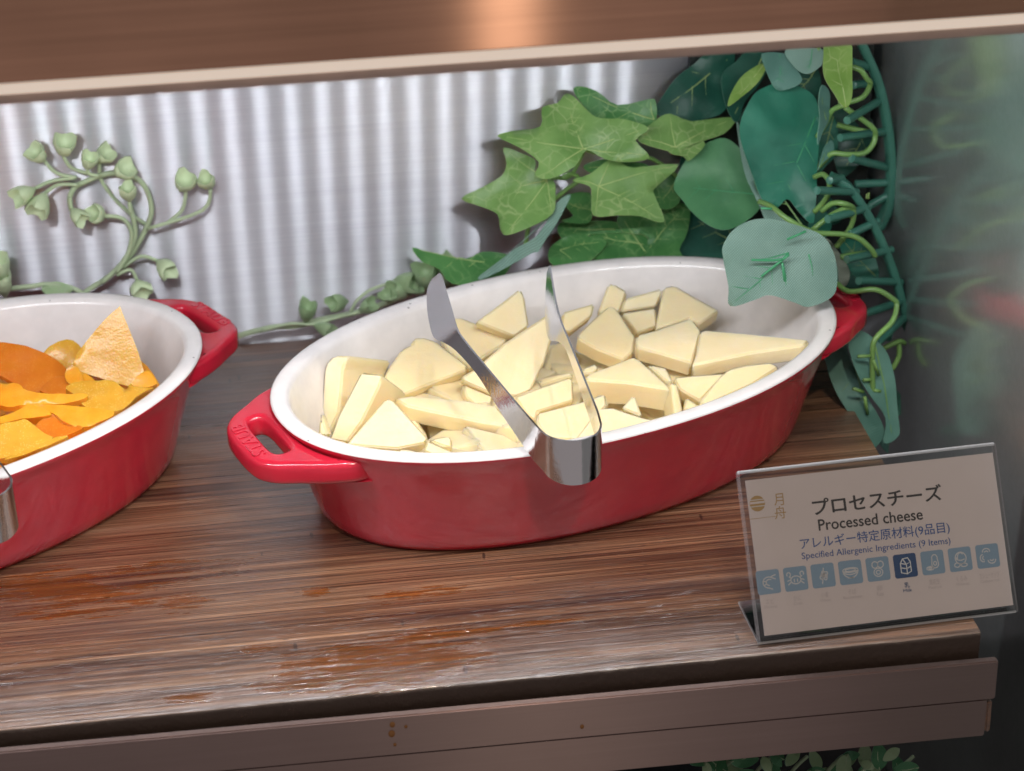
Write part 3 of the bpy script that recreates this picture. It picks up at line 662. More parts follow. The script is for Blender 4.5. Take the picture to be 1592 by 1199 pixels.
# ------------------------------------------------------------------ tongs
def make_tongs():
    # stations along the strip: pixel of the upper edge, height of the upper edge, strip width
    left = [(683, 425, .0905, .0042), (687, 432, .0900, .0085), (693, 452, .0890, .0112), (700, 475, .0880, .0125), (707, 500, .0870, .0122), (712, 514, .0865, .0085), (722, 529, .0860, .0062), (750, 563, .0845, .0060), (775, 593, .0830, .0080), (800, 623, .0815, .0108), (820, 646, .0800, .0135), (835, 663, .0785, .0165)]
    bend = [(845, 673, .0778, .0190), (853, 678, .0775, .0205), (866, 682.5, .0770, .0215), (882, 685, .0770, .0220), (898, 685, .0770, .0220), (913, 681.5, .0772, .0220), (925, 676, .0775, .0215), (932, 669, .0780, .0205)]
    right = [(934.5, 660, .0785, .0185), (929, 640, .0800, .0145), (920, 617, .0815, .0115), (905, 580, .0830, .0085), (893, 550, .0845, .0065), (882, 523, .0860, .0062), (874, 504, .0868, .0090), (869, 488, .0875, .0140), (864, 468, .0885, .0150), (860, 445, .0895, .0125), (857, 425, .0903, .0080), (855, 413, .0908, .0040)]
    st = left + bend + right
    C = [at(a, b, z=z) for a, b, z, w in st]
    lean = [-.8] * 5 + [-.75, -.6, -.45, -.4, -.3, -.2, -.1] + [0] * 8 + [0, -.02, -.05, -.08, -.1, -.12, -.2] + [-.3] * 5
    def strip(i0, i1):
        idx = list(range(i0, i1 + 1)); pts = [C[i] for i in idx]; ws = [st[i][3] for i in idx]; ln = [Vector((lean[i], 0, 0)) for i in idx]
        k = 3; P = catmull(pts, k); W = [q.x for q in catmull([Vector((w, 0, 0)) for w in ws], k)]
        LN = [q.x for q in catmull(ln, k)]
        V, Fc = [], []
        th = .0009
        for i, p in enumerate(P):
            t = (P[min(i + 1, len(P) - 1)] - P[max(i - 1, 0)]); t.z = 0; t.normalize(); s = Vector((-t.y, t.x, 0)) * th * .5
            lo = p + Vector((LN[i] * W[i], 0, -W[i] * math.sqrt(max(.2, 1 - LN[i] ** 2))))
            V += [p + s, lo + s, lo - s, p - s]
        for i in range(len(P) - 1):
            for j in range(4): Fc.append([i * 4 + j, i * 4 + (j + 1) % 4, i * 4 + 4 + (j + 1) % 4, i * 4 + 4 + j])
        Fc.append([0, 1, 2, 3]); n = len(P) - 1; Fc.append([n * 4 + j for j in range(4)])
        return V, Fc
    base = at(890, 690, z=.060)
    t = thing('tongs', 'bent steel tongs resting on the cheese over the front rim', 'tongs', base, 'steel serving tongs')
    obj('arm', *strip(0, 11), M['steel'], t); obj('bend', *strip(11, 20), M['steel'], t); obj('arm', *strip(20, 31), M['steel'], t)
    return t, base
tg, tb = make_tongs()
t2 = copy_tree(tg); t2['label'] = 'bent steel tongs lying in the dried mango dish'
for ch in t2.children: pass
src = at(941, 737, z=.0565); dst = at(37, 818, z=.0565)
ang = math.radians(26)
t2.location = dst - Matrix.Rotation(ang, 3, 'Z') @ (src - tb); t2.rotation_euler = (0, 0, ang)

# ------------------------------------------------------------------ artificial foliage
def leaf(px, y, n, m, parent, base, tip, fold=.12, curl=.0, amp=.0022, thick=.0005, seed=0, veins=None, vm='vein', vr=.00035, name='leaf', smooth=4, side_veins=True):
    """A leaf laid at depth y; folded about its midrib (base to tip, pixels) and gently curled."""
    n = Vector(n).normalized(); cxp = sum(p[0] for p in px) / len(px); cyp = sum(p[1] for p in px) / len(px); p0 = at(cxp, cyp, y=y)
    u, v, nn = basis(n)
    def uv(p): w = at_plane(p[0], p[1], p0, n) - p0; return Vector((w.dot(u), w.dot(v)))
    B, T = uv(base), uv(tip); ax = (T - B); L = ax.length; ax.normalize(); pr = Vector((-ax.y, ax.x))
    def disp(q):
        w = q - B; d = abs(w.dot(pr)); s = w.dot(ax)
        return fold * d - curl * (s / L) ** 2 * L + amp * noise.noise(Vector((q.x * 75 + seed * 2.7, q.y * 75, seed)))
    vf, Q = sheet(px, p0, n, thick, disp, .0045, smooth)
    rim = LEAF_RIM; o = obj(name, *vf, M[m], parent, angle=80, mats=[M['cut_' + ('pale' if m in ('ivy', 'lime', 'ivy_dark') else 'sage')]])
    for p in o.data.polygons[rim:]: p.material_index = 1
    def on(q, lift): return p0 + u * q.x + v * q.y + nn * (disp(q) + lift)
    vl = [(base, tip)] + (veins or [])
    parts = []
    for a, b in vl:
        a, b = uv(a), uv(b); c = (a + b) / 2 + pr * .0008
        parts.append(tube([on(a.lerp(c, t) if t < 1 else c, thick * .5) for t in (0, .5, 1)] + [on(c.lerp(b, t), thick * .5) for t in (.5, .93)], lambda t: vr * (1 - .7 * t), 5, 3))
    if side_veins:
        for k, f in enumerate((.3, .5, .7)):
            for sg in (-1, 1):
                a = B + ax * (L * f); b = a + (ax * .8 + pr * sg) * (L * .17)
                if inside(b, Q): parts.append(tube([on(a, thick * .45), on(a.lerp(b, .5), thick * .45), on(b, thick * .4)], lambda t: vr * .6 * (1 - .7 * t), 4, 3))
    obj('vein', *merge(parts), M[vm], o, angle=180)
    return o
cF = lambda *p: crop(640, 60, 2.998, p)
cG = lambda *p: crop(1020, 60, 1.8165, p)
f1 = lambda u, v: cF((u, v))[0]
g1 = lambda u, v: cG((u, v))[0]
def stem(parent, px, ys, r, m='stem', name='stem', sides=8):
    """Tube through pixels, with the depth running from ys[0] to ys[-1]."""
    k = len(px); pts = []
    for i, p in enumerate(px):
        f = i / max(1, k - 1) * (len(ys) - 1); a = int(min(f, len(ys) - 2)) if len(ys) > 1 else 0
        yy = ys[0] if len(ys) == 1 else ys[a] + (ys[a + 1] - ys[a]) * (f - a)
        pts.append(at(p[0], p[1], y=yy))
    return obj(name, *tube(pts, r, sides), M[m], parent, angle=180)

# ivy sprig behind the cheese dish
iv = thing('ivy_sprig', 'artificial ivy sprig with light veined lobed leaves behind the cheese dish', 'artificial ivy', at(1010, 440, y=.235))
leaf(cF((718, 250), (762, 272), (830, 348), (880, 374), (1000, 384), (1105, 430), (1042, 482), (1110, 556), (1000, 580), (900, 562), (815, 520), (760, 600), (640, 660), (575, 642), (592, 580), (500, 512), (400, 462), (480, 432), (600, 410), (608, 322), (680, 296)), .212, (-.12, -.80, .58), 'ivy', iv, f1(800, 515), f1(720, 265), .10, .12, seed=1, veins=[(f1(800, 515), f1(430, 462)), (f1(800, 515), f1(1080, 432)), (f1(800, 515), f1(620, 640)), (f1(800, 515), f1(1090, 548))], smooth=3)
leaf(cF((430, 510), (520, 540), (580, 575), (578, 640), (660, 660), (672, 740), (660, 820), (560, 882), (450, 920), (415, 892), (400, 820), (330, 782), (225, 740), (330, 690), (420, 640), (442, 580)), .218, (-.25, -.78, .57), 'ivy', iv, f1(632, 660), f1(240, 738), .12, .10, seed=2, veins=[(f1(632, 660), f1(445, 525)), (f1(632, 660), f1(450, 905)), (f1(632, 660), f1(655, 815))], smooth=3)
leaf(cF((748, 660), (830, 632), (918, 568), (970, 580), (1030, 606), (1240, 590), (1142, 690), (1130, 722), (1182, 832), (1160, 852), (1060, 826), (960, 826), (840, 830), (836, 742), (828, 690)), .206, (.12, -.80, .58), 'ivy', iv, f1(870, 690), f1(1165, 840), .10, .06, seed=3, veins=[(f1(870, 690), f1(1225, 594)), (f1(870, 690), f1(920, 575)), (f1(870, 690), f1(765, 660)), (f1(870, 690), f1(850, 820))], smooth=3)
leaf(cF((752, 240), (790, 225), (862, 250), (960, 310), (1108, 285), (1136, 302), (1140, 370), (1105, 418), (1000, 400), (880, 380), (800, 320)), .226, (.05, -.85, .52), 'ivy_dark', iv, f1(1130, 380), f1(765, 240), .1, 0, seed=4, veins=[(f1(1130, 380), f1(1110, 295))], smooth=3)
leaf([(990, 216), (1018, 190), (1040, 180), (1075, 190), (1142, 182), (1126, 208), (1086, 222), (1050, 236), (1015, 230)], .216, (.1, -.70, .70), 'ivy', iv, (1050, 230), (1138, 185), .1, 0, seed=5, veins=[((1050, 230), (1040, 184)), ((1050, 230), (995, 216))], smooth=3)
leaf(cF((1190, 502), (1270, 490), (1322, 464), (1366, 486), (1350, 520), (1290, 572), (1265, 552), (1208, 540)), .210, (.15, -.75, .6), 'ivy', iv, f1(1200, 510), f1(1360, 490), .1, 0, seed=6, smooth=3)
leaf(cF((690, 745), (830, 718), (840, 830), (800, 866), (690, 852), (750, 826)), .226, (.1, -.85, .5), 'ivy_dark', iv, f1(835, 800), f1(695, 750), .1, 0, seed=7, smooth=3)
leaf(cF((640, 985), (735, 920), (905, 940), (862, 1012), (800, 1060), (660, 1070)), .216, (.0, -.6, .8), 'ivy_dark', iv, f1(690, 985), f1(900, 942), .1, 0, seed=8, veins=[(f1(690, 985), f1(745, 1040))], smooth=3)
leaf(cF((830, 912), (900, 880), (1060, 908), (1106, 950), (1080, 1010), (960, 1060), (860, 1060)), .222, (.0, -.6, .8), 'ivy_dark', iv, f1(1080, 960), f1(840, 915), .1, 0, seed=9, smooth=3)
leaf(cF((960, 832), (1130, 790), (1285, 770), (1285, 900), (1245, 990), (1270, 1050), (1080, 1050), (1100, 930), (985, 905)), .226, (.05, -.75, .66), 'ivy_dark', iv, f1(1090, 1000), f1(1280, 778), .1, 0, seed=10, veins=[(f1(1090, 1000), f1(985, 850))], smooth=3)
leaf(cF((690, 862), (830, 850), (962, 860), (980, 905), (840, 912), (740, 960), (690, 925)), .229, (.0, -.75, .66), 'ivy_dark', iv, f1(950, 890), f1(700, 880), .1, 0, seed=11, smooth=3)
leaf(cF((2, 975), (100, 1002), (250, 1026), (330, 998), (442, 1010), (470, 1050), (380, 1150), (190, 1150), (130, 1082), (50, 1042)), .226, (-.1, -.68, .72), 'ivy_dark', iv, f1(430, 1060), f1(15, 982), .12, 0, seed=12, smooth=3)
leaf(cF((742, 728), (712, 802), (652, 902), (600, 992), (560, 1002), (420, 1082), (330, 1122), (318, 1108), (420, 1030), (482, 978), (580, 930), (622, 868), (680, 768)), .206, (-.45, -.75, .48), 'under', iv, f1(735, 740), f1(330, 1110), .18, 0, seed=13, side_veins=False, vm='under', smooth=3)
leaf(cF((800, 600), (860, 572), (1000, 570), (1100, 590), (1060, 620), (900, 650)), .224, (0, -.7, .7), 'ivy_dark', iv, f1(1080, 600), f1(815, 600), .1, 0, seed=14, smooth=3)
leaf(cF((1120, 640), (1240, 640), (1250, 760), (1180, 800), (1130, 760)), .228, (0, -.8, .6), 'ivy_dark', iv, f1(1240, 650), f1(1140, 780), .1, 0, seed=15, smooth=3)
stem(iv, cF((1300, 700), (1120, 560), (900, 540), (800, 515)), [.236, .222, .2135], .0011)
stem(iv, cF((800, 530), (740, 640), (660, 650), (632, 662)), [.222, .230, .2195], .0011)
stem(iv, cF((700, 650), (740, 630), (780, 660), (700, 720), (560, 850), (530, 960), (500, 1000)), [.224, .228, .226], .0012)
stem(iv, cF((1120, 700), (1000, 720), (870, 692)), [.232, .222, .208], .0011)
stem(iv, cF((1300, 700), (1250, 900), (1100, 1040), (1060, 1120)), [.236, .24, .236], .0014)

# pothos cluster hanging in the corner
po = thing('pothos_cluster', 'artificial broad leaved plant with dark green leaves hanging in the corner', 'artificial plant', at(1270, 470, y=.205))
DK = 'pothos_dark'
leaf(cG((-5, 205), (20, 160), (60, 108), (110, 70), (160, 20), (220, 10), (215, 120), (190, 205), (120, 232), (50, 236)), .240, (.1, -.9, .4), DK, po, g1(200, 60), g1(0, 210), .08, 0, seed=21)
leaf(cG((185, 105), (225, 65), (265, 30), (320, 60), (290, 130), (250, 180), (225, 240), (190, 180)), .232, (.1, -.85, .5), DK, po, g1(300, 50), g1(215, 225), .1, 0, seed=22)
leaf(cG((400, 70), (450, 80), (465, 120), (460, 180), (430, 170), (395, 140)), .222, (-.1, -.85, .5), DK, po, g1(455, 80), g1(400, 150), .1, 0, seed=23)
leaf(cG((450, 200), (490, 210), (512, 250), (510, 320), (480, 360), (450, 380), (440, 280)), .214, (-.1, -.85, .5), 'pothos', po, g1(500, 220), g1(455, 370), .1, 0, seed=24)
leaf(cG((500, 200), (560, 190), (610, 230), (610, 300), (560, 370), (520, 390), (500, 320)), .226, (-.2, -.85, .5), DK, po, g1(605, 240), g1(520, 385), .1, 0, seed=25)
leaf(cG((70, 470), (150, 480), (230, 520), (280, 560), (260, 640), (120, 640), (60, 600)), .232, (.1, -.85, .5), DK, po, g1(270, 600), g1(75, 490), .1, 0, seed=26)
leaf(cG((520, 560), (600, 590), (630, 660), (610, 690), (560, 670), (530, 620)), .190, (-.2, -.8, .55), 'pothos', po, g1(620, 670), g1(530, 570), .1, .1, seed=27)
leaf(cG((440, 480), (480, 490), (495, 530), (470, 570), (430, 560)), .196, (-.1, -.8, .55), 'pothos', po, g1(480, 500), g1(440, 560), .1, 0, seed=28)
leaf(cG((50, 412), (72, 362), (110, 315), (180, 288), (232, 312), (292, 392), (302, 440), (285, 492), (205, 546), (130, 520), (72, 452)), .204, (-.15, -.72, .68), 'pothos_mid', po, g1(290, 440), g1(55, 412), .12, .05, seed=29, vm='vein_green')
leaf(cG((350, 133), (420, 148), (456, 190), (458, 300), (450, 400), (443, 522), (400, 482), (372, 452), (332, 482), (285, 425), (240, 322), (228, 252), (262, 172), (305, 143)), .186, (.08, -.82, .57), 'pothos', po, g1(452, 218), g1(335, 478), .20, .05, seed=30, vm='vein_green', vr=.0005)
leaf(cG((228, 250), (236, 252), (270, 380), (300, 450), (440, 552), (436, 602), (405, 626), (360, 592), (320, 540), (290, 472), (250, 380)), .176, (-.2, -.80, .56), 'under', po, g1(435, 560), g1(232, 256), .15, 0, seed=31, vm='stem', vr=.0006)
leaf(cG((190, 582), (228, 532), (300, 508), (400, 528), (470, 558), (505, 620), (510, 690), (492, 732), (432, 758), (390, 746), (322, 725), (280, 738), (212, 756), (205, 700), (190, 622)), .126, (-.05, -.90, .42), 'under', po, g1(375, 605), g1(212, 752), .06, .06, seed=32, veins=[(g1(375, 605), g1(262, 628)), (g1(375, 605), g1(300, 672)), (g1(360, 640), g1(366, 700)), (g1(430, 610), g1(440, 672))], vm='vein_green', vr=.00045)
leaf(cG((462, 560), (500, 580), (540, 648), (538, 696), (512, 692), (505, 622)), .160, (.35, -.80, .5), 'under_beige', po, g1(465, 565), g1(530, 690), .1, 0, seed=33, vm='under_beige', side_veins=False)
leaf(cG((296, 45), (372, 45), (396, 90), (408, 122), (382, 141), (342, 143), (314, 100)), .190, (.05, -.85, .5), 'under_dim', po, g1(350, 45), g1(345, 140), .12, 0, seed=34, vm='vein_green')
leaf(cG((365, 30), (466, 30), (468, 70), (458, 84), (425, 101), (390, 82)), .182, (.05, -.85, .5), 'under', po, g1(440, 30), g1(425, 98), .1, 0, seed=35, vm='vein_green')
leaf(cG((463, 138), (480, 140), (492, 170), (488, 230), (470, 260), (455, 300), (458, 220)), .180, (.5, -.72, .45), 'under_dim', po, g1(480, 230), g1(470, 145), .1, 0, seed=36, vm='stem', side_veins=False)
leaf(cG((492, 288), (502, 295), (498, 325), (470, 352), (455, 372), (470, 320)), .182, (.3, -.8, .5), 'under_dim', po, g1(460, 365), g1(498, 292), .1, 0, seed=37, vm='stem', side_veins=False)
leaf(cG((480, 900), (492, 862), (530, 838), (548, 900), (592, 1000), (645, 1100), (625, 1150), (602, 1156), (560, 1082), (502, 982)), .1300, (-.35, -.82, .45), 'under_dim', po, g1(545, 860), g1(612, 1150), .25, 0, seed=38, vm='stem')
leaf(cG((532, 852), (560, 824), (602, 838), (650, 890), (672, 960), (679, 1050), (684, 1120), (640, 1142), (648, 1072), (602, 1010), (556, 930)), .1230, (.25, -.85, .45), 'under_dim', po, g1(612, 850), g1(668, 1130), .12, 0, seed=39, vm='stem', vr=.0006)
leaf(cG((622, 1130), (640, 1105), (684, 1118), (660, 1140), (655, 1170)), .1265, (0, -.8, .6), 'under_dim', po, g1(645, 1110), g1(657, 1165), .2, 0, seed=40, vm='stem', side_veins=False)
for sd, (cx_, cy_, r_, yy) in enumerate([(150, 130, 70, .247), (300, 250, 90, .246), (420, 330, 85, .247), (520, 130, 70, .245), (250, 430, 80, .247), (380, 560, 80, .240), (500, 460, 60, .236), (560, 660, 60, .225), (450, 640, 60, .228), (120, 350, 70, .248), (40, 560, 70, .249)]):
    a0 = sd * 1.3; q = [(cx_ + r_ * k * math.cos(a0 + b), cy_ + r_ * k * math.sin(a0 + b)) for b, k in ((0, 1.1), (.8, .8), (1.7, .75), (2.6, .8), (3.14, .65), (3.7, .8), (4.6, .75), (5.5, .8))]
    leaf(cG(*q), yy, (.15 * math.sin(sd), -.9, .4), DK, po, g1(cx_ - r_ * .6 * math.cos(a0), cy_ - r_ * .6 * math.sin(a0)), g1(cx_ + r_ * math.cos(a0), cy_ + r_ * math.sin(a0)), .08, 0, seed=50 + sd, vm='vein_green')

bk = []  # added dark curved sheet that blackens the corner behind the leaves
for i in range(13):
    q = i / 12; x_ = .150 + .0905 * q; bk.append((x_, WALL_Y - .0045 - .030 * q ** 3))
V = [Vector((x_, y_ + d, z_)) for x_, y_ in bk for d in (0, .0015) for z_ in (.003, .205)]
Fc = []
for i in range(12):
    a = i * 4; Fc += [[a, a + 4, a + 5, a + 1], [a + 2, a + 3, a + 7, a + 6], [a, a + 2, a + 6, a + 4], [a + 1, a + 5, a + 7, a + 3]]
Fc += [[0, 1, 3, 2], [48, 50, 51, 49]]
obj('dark_backing', V, Fc, mat_plain('black_green_backing', (.006, .012, .010), .6, bump_s=.4), po, angle=60)

# curved plastic frames with pegs, vines threaded through them
cH = lambda *p: crop(1140, 60, 4.283, p)
cI = lambda *p: crop(1120, 320, 2.997, p)
def frame(label, arc, y, pegs, base):
    t = thing('foliage_frame', label, 'plastic frame', base, 'green plastic foliage frames')
    pts = [at(a, b, y=y) for a, b in arc]; P = catmull(pts, 6)
    V, Fc = [], []
    for i, p in enumerate(P):      # flat rib, wider in depth than in width
        d = (P[min(i + 1, len(P) - 1)] - P[max(i - 1, 0)]).normalized(); s = d.cross(Vector((0, 1, 0))).normalized()
        for a, b in ((-1, -1), (-.6, -1.25), (.6, -1.25), (1, -1), (1, 1), (-1, 1)): V.append(p + s * (.0021 * a) + Vector((0, .0035 * b, 0)))
    for i in range(len(P) - 1):
        for j in range(6): Fc.append([i * 6 + j, i * 6 + (j + 1) % 6, i * 6 + 6 + (j + 1) % 6, i * 6 + 6 + j])
    Fc.append(list(range(6))); Fc.append([(len(P) - 1) * 6 + j for j in range(6)])
    obj('rib', V, Fc, M['frame'], t, angle=50)
    for (a, b), dy in pegs:
        A, Bq = at(*b, y=y), at(*a, y=y + dy)
        d = (Bq - A).normalized()
        o = obj('peg', *tube([A, A.lerp(Bq, .5), Bq - d * .0012, Bq - d * .0003, Bq], lambda q: .0021 if q < .85 else .0021 * max(.15, math.sqrt(max(0, 1 - ((q - .85) / .15) ** 2))), 9, 3), M['frame'], t, angle=60)
    return t
fr1 = frame('taller green plastic frame with pegs beside the steel side wall', [(1322, 30), (1345, 80), (1364, 125), (1377, 180), (1384, 235), (1385, 285), (1379, 325), (1366, 352)], .196,
      [(cH((785, 155), (910, 190)), -.01), (cH((800, 310), (920, 295)), -.01), (cH((760, 545), (985, 408)), -.03), (cH((715, 660), (1035, 615)), -.02), (cH((790, 800), (1035, 860)), -.02), (cH((810, 970), (1035, 960)), .0), (cH((910, 1112), (1025, 1048)), .0)], at(1366, 352, y=.196))
fr2 = frame('lower green plastic frame with pegs next to the dish handle', [(1292, 276), (1318, 290), (1342, 322), (1364, 362), (1384, 410), (1398, 455), (1408, 500), (1412, 545), (1407, 590), (1396, 640)], .165,
      [(cH((640, 945), (722, 930)), -.01), (cH((560, 1012), (822, 1022)), -.02), (cI((500, 62), (690, 8)), -.02), (cI((605, 132), (732, 72)), -.01), (cI((590, 250), (797, 205)), -.02), (cI((645, 350), (840, 356)), -.02), (cI((652, 510), (860, 440)), -.03), (cI((730, 640), (872, 508)), -.03), (cI((780, 618), (800, 560)), -.01)], at(1396, 640, y=.165))
vn = thing('threaded_vine', 'lime green plastic vine looped through the green frame pegs', 'artificial vine', at(1340, 520, y=.15))
R1 = .0014
for path, ys in ((cH((560, 60), (600, 140), (700, 180), (790, 190), (850, 212), (890, 268), (912, 300), (872, 382), (790, 420), (700, 430)), [.186, .178, .188]),
                 (cH((735, 445), (660, 478), (622, 555), (560, 655)), [.178, .184, .19]),
                 (cH((745, 460), (860, 540), (935, 600), (946, 645), (930, 705), (872, 762), (760, 772), (660, 765), (600, 820), (540, 885)), [.176, .182, .178, .186]),
                 (cH((690, 575), (800, 602), (905, 622)), [.196, .192]),
                 (cH((540, 922), (600, 905), (640, 962), (622, 1060), (540, 1155)), [.168, .158, .166]),
                 (cH((590, 1150), (660, 1098), (740, 1100), (800, 1130), (790, 1190)), [.160, .152, .160]),
                 (cI((180, -20), (240, 5), (310, 60), (430, 122), (560, 132), (640, 150), (700, 200), (722, 235)), [.168, .150, .146, .150]),
                 (cI((430, 112), (520, 42), (600, 8), (622, 42), (600, 112), (540, 192)), [.152, .156, .160]),
                 (cI((545, 362), (600, 400), (720, 390), (800, 432), (822, 462), (800, 540), (722, 620), (708, 700), (710, 890)), [.148, .135, .134, .122, .1205]),
                 (cI((760, 665), (830, 632), (858, 640)), [.150, .156]), (cI((830, 640), (832, 700), (800, 762)), [.154, .150]),
                 (cI((560, 240), (600, 230), (680, 220)), [.160, .160])):
    stem(vn, path, ys, R1)
leaf(cG((478, 5), (546, 5), (552, 120), (550, 172), (536, 196), (508, 170), (474, 110), (470, 50)), .172, (.05, -.85, .52), 'lime', vn, g1(536, 192), g1(505, 10), .14, 0, seed=60)
leaf(cG((203, 192), (214, 150), (250, 100), (312, 68), (292, 120), (242, 165)), .206, (-.1, -.8, .6), 'lime', vn, g1(305, 72), g1(206, 190), .14, 0, seed=61)
leaf(cH((880, 1060), (905, 1025), (900, 1070)), .172, (0, -.8, .6), 'lime', vn, cH((882, 1062))[0], cH((904, 1028))[0], .1, 0, seed=62, side_veins=False)
for path in (cI((640, 702), (700, 700)), cI((665, 812), (705, 810)), cI((712, 720), (738, 790)), cI((618, 852), (665, 868)), cI((672, 890), (685, 970)), cI((715, 860), (745, 865))):
    stem(vn, path, [.1195, .1205], .0009, name='sprig')
for path in (cI((145, 252), (230, 255), (290, 250)), cI((190, 330), (260, 275), (320, 228)), cI((288, 265), (303, 378)), cI((310, 158), (400, 118)), cI((190, 12), (240, 14))):
    stem(vn, path, [.1235, .1230], .0006, 'vein_green', name='sprig')

# ------------------------------------------------------------------ budding vines on the back wall
def cup(c, d, r, l, seed=0):
    """Small bud: a stalk end that flares to a four-lobed hollow cup."""
    d = d.normalized(); a = d.cross(Vector((0, 1, 0))); a = a.normalized() if a.length > .1 else Vector((1, 0, 0)); b = d.cross(a); V, Fc = [], []; n = 12
    prof = [(0, .16), (.18, .42), (.42, .78), (.68, .98), (.92, 1.0), (1.0, .88), (.9, .70), (.72, .45), (.66, .05)]
    for h, k in prof:
        for j in range(n):
            q = 2 * math.pi * j / n; lob = 1 + (.12 * math.cos(3 * q + seed) + .05 * math.cos(5 * q + seed * 2)) * min(1, h * 1.4)
            V.append(c + d * (l * (h + (.12 * math.cos(3 * q + seed) if h > .8 else 0))) + (a * math.cos(q) + b * math.sin(q)) * (r * k * lob))
    for i in range(len(prof) - 1):
        for j in range(n): Fc.append([i * n + j, i * n + (j + 1) % n, (i + 1) * n + (j + 1) % n, (i + 1) * n + j])
    Fc.append(list(range(n))[::-1]); Fc.append([(len(prof) - 1) * n + j for j in range(n)])
    return V, Fc
cW = lambda *p: crop(0, 160, 3.526, p)
VY = .2475
v1 = thing('budding_vine', 'pale green plastic vine with many curled buds above the mango dish', 'artificial vine', at(140, 450, y=VY), 'budding vines along the steel wall')
def twig(t, pts, r=.0014, y=VY): return stem(t, pts, [y], r * .82, 'stem_pale')
twig(v1, cW((440, 1060), (490, 1022), (600, 950), (700, 855), (762, 762), (808, 672), (830, 600), (820, 520), (780, 440), (722, 402), (622, 386), (540, 402), (470, 432), (412, 462), (382, 520), (392, 590)), .0017)
twig(v1, cW((560, 985), (660, 890), (720, 790), (742, 700), (712, 560)), .0016, VY - .003)
twig(v1, cW((640, 930), (700, 830), (722, 720), (690, 650), (640, 625), (560, 620)), .0014, VY - .0045)
twig(v1, cW((810, 672), (730, 620), (640, 540), (570, 450), (545, 390), (545, 320)), .0012, VY + .002)
BUDS = [((200, 268), (240, 315), (420, 410), (310, 385)), ((355, 222), (345, 285), (500, 392), (390, 355)), ((490, 305), (478, 362), (540, 400), (490, 390)), ((582, 268), (545, 315), (545, 380), (545, 350)), ((690, 352), (660, 395), (722, 402), (700, 400)),
        ((700, 455), (710, 540), (715, 600), (712, 570)), ((140, 488), (190, 470), (410, 412), (280, 430)), ((222, 545), (250, 492), (430, 450), (320, 450)), ((432, 618), (392, 580), (385, 520), (386, 550)), ((520, 600), (570, 618), (640, 625), (600, 620)),
        ((1016, 425), (1020, 468), (915, 660), (1000, 585)), ((1135, 425), (1155, 468), (810, 690), (1110, 590)), ((905, 895), (862, 865), (670, 905), (770, 842)), ((770, 1015), (752, 975), (640, 945), (715, 915))]
for k, (c, j, b, mid) in enumerate(BUDS):
    yb = VY - .002 - .002 * (k % 3)
    twig(v1, cW(b, mid, j), .0012, yb)
    J = at(*cW(j)[0], y=yb); Cc = at(*cW(c)[0], y=yb - .004); d = (Cc - J)
    obj('bud', *cup(J, d + Vector((0, -.002, 0)), .0052 + .0008 * math.sin(k * 2.1), .0125 + .002 * math.sin(k * 1.3), k), M['bud'], v1, angle=60)
v1b = thing('budding_vine', 'end of a plastic bud vine peeping over the rear rim of the mango dish', 'artificial vine', at(60, 470, y=.240), 'budding vines along the steel wall')
twig(v1b, cW((-60, 1060), (60, 1020), (180, 1005), (260, 995), (380, 1010), (480, 1060)), .0016, .243)
leaf(cW((230, 1015), (290, 985), (350, 990), (400, 1025), (330, 1060), (250, 1050)), .241, (0, -.7, .7), 'bud_thin', v1b, cW((240, 1015))[0], cW((395, 1022))[0], .1, 0, seed=70, vm='stem_pale', smooth=3)
for k, (c, j) in enumerate((((8, 985), (30, 1060)), ((-5, 905), (20, 980)))):
    J = at(*cW(j)[0], y=.242); Cc = at(*cW(c)[0], y=.238); obj('bud', *cup(J, Cc - J, .0062, .017, k), M['bud'], v1b, angle=60)
cV = lambda *p: crop(340, 360, 3.79, p)
v2 = thing('budding_vine', 'thin plastic bud vine trailing along the foot of the wall between the dishes', 'artificial vine', at(500, 510, y=.246), 'budding vines along the steel wall')
twig(v2, cV((0, 700), (60, 660), (130, 612), (250, 580), (340, 562), (460, 556), (600, 520), (760, 490), (900, 452), (1010, 412), (1150, 352), (1260, 318), (1400, 300)), .0019, .2455)
twig(v2, cV((250, 585), (420, 545), (560, 545), (720, 500), (860, 470)), .0012, .242)
twig(v2, cV((775, 475), (820, 402), (900, 342), (1020, 302)), .0011, .243); twig(v2, cV((870, 410), (940, 390), (1010, 400)), .0010, .243)
for k, (c, j, r, l) in enumerate((((520, 465), (512, 535), .0062, .018), ((700, 418), (760, 412), .0060, .014), ((1090, 300), (1020, 302), .0075, .018), ((1075, 350), (1150, 352), .0070, .018), ((985, 375), (1010, 405), .0050, .011), ((1225, 275), (1240, 330), .0085, .022), ((1355, 240), (1330, 310), .0085, .022), ((880, 440), (830, 470), .0055, .014), ((620, 570), (560, 550), .0050, .014), ((1170, 330), (1130, 352), .005, .012))):
    J = at(*cV(j)[0], y=.243); Cc = at(*cV(c)[0], y=.238); obj('bud', *cup(J, Cc - J, r * .8, l * .9, k + 3), M['bud_thin'], v2, angle=60)

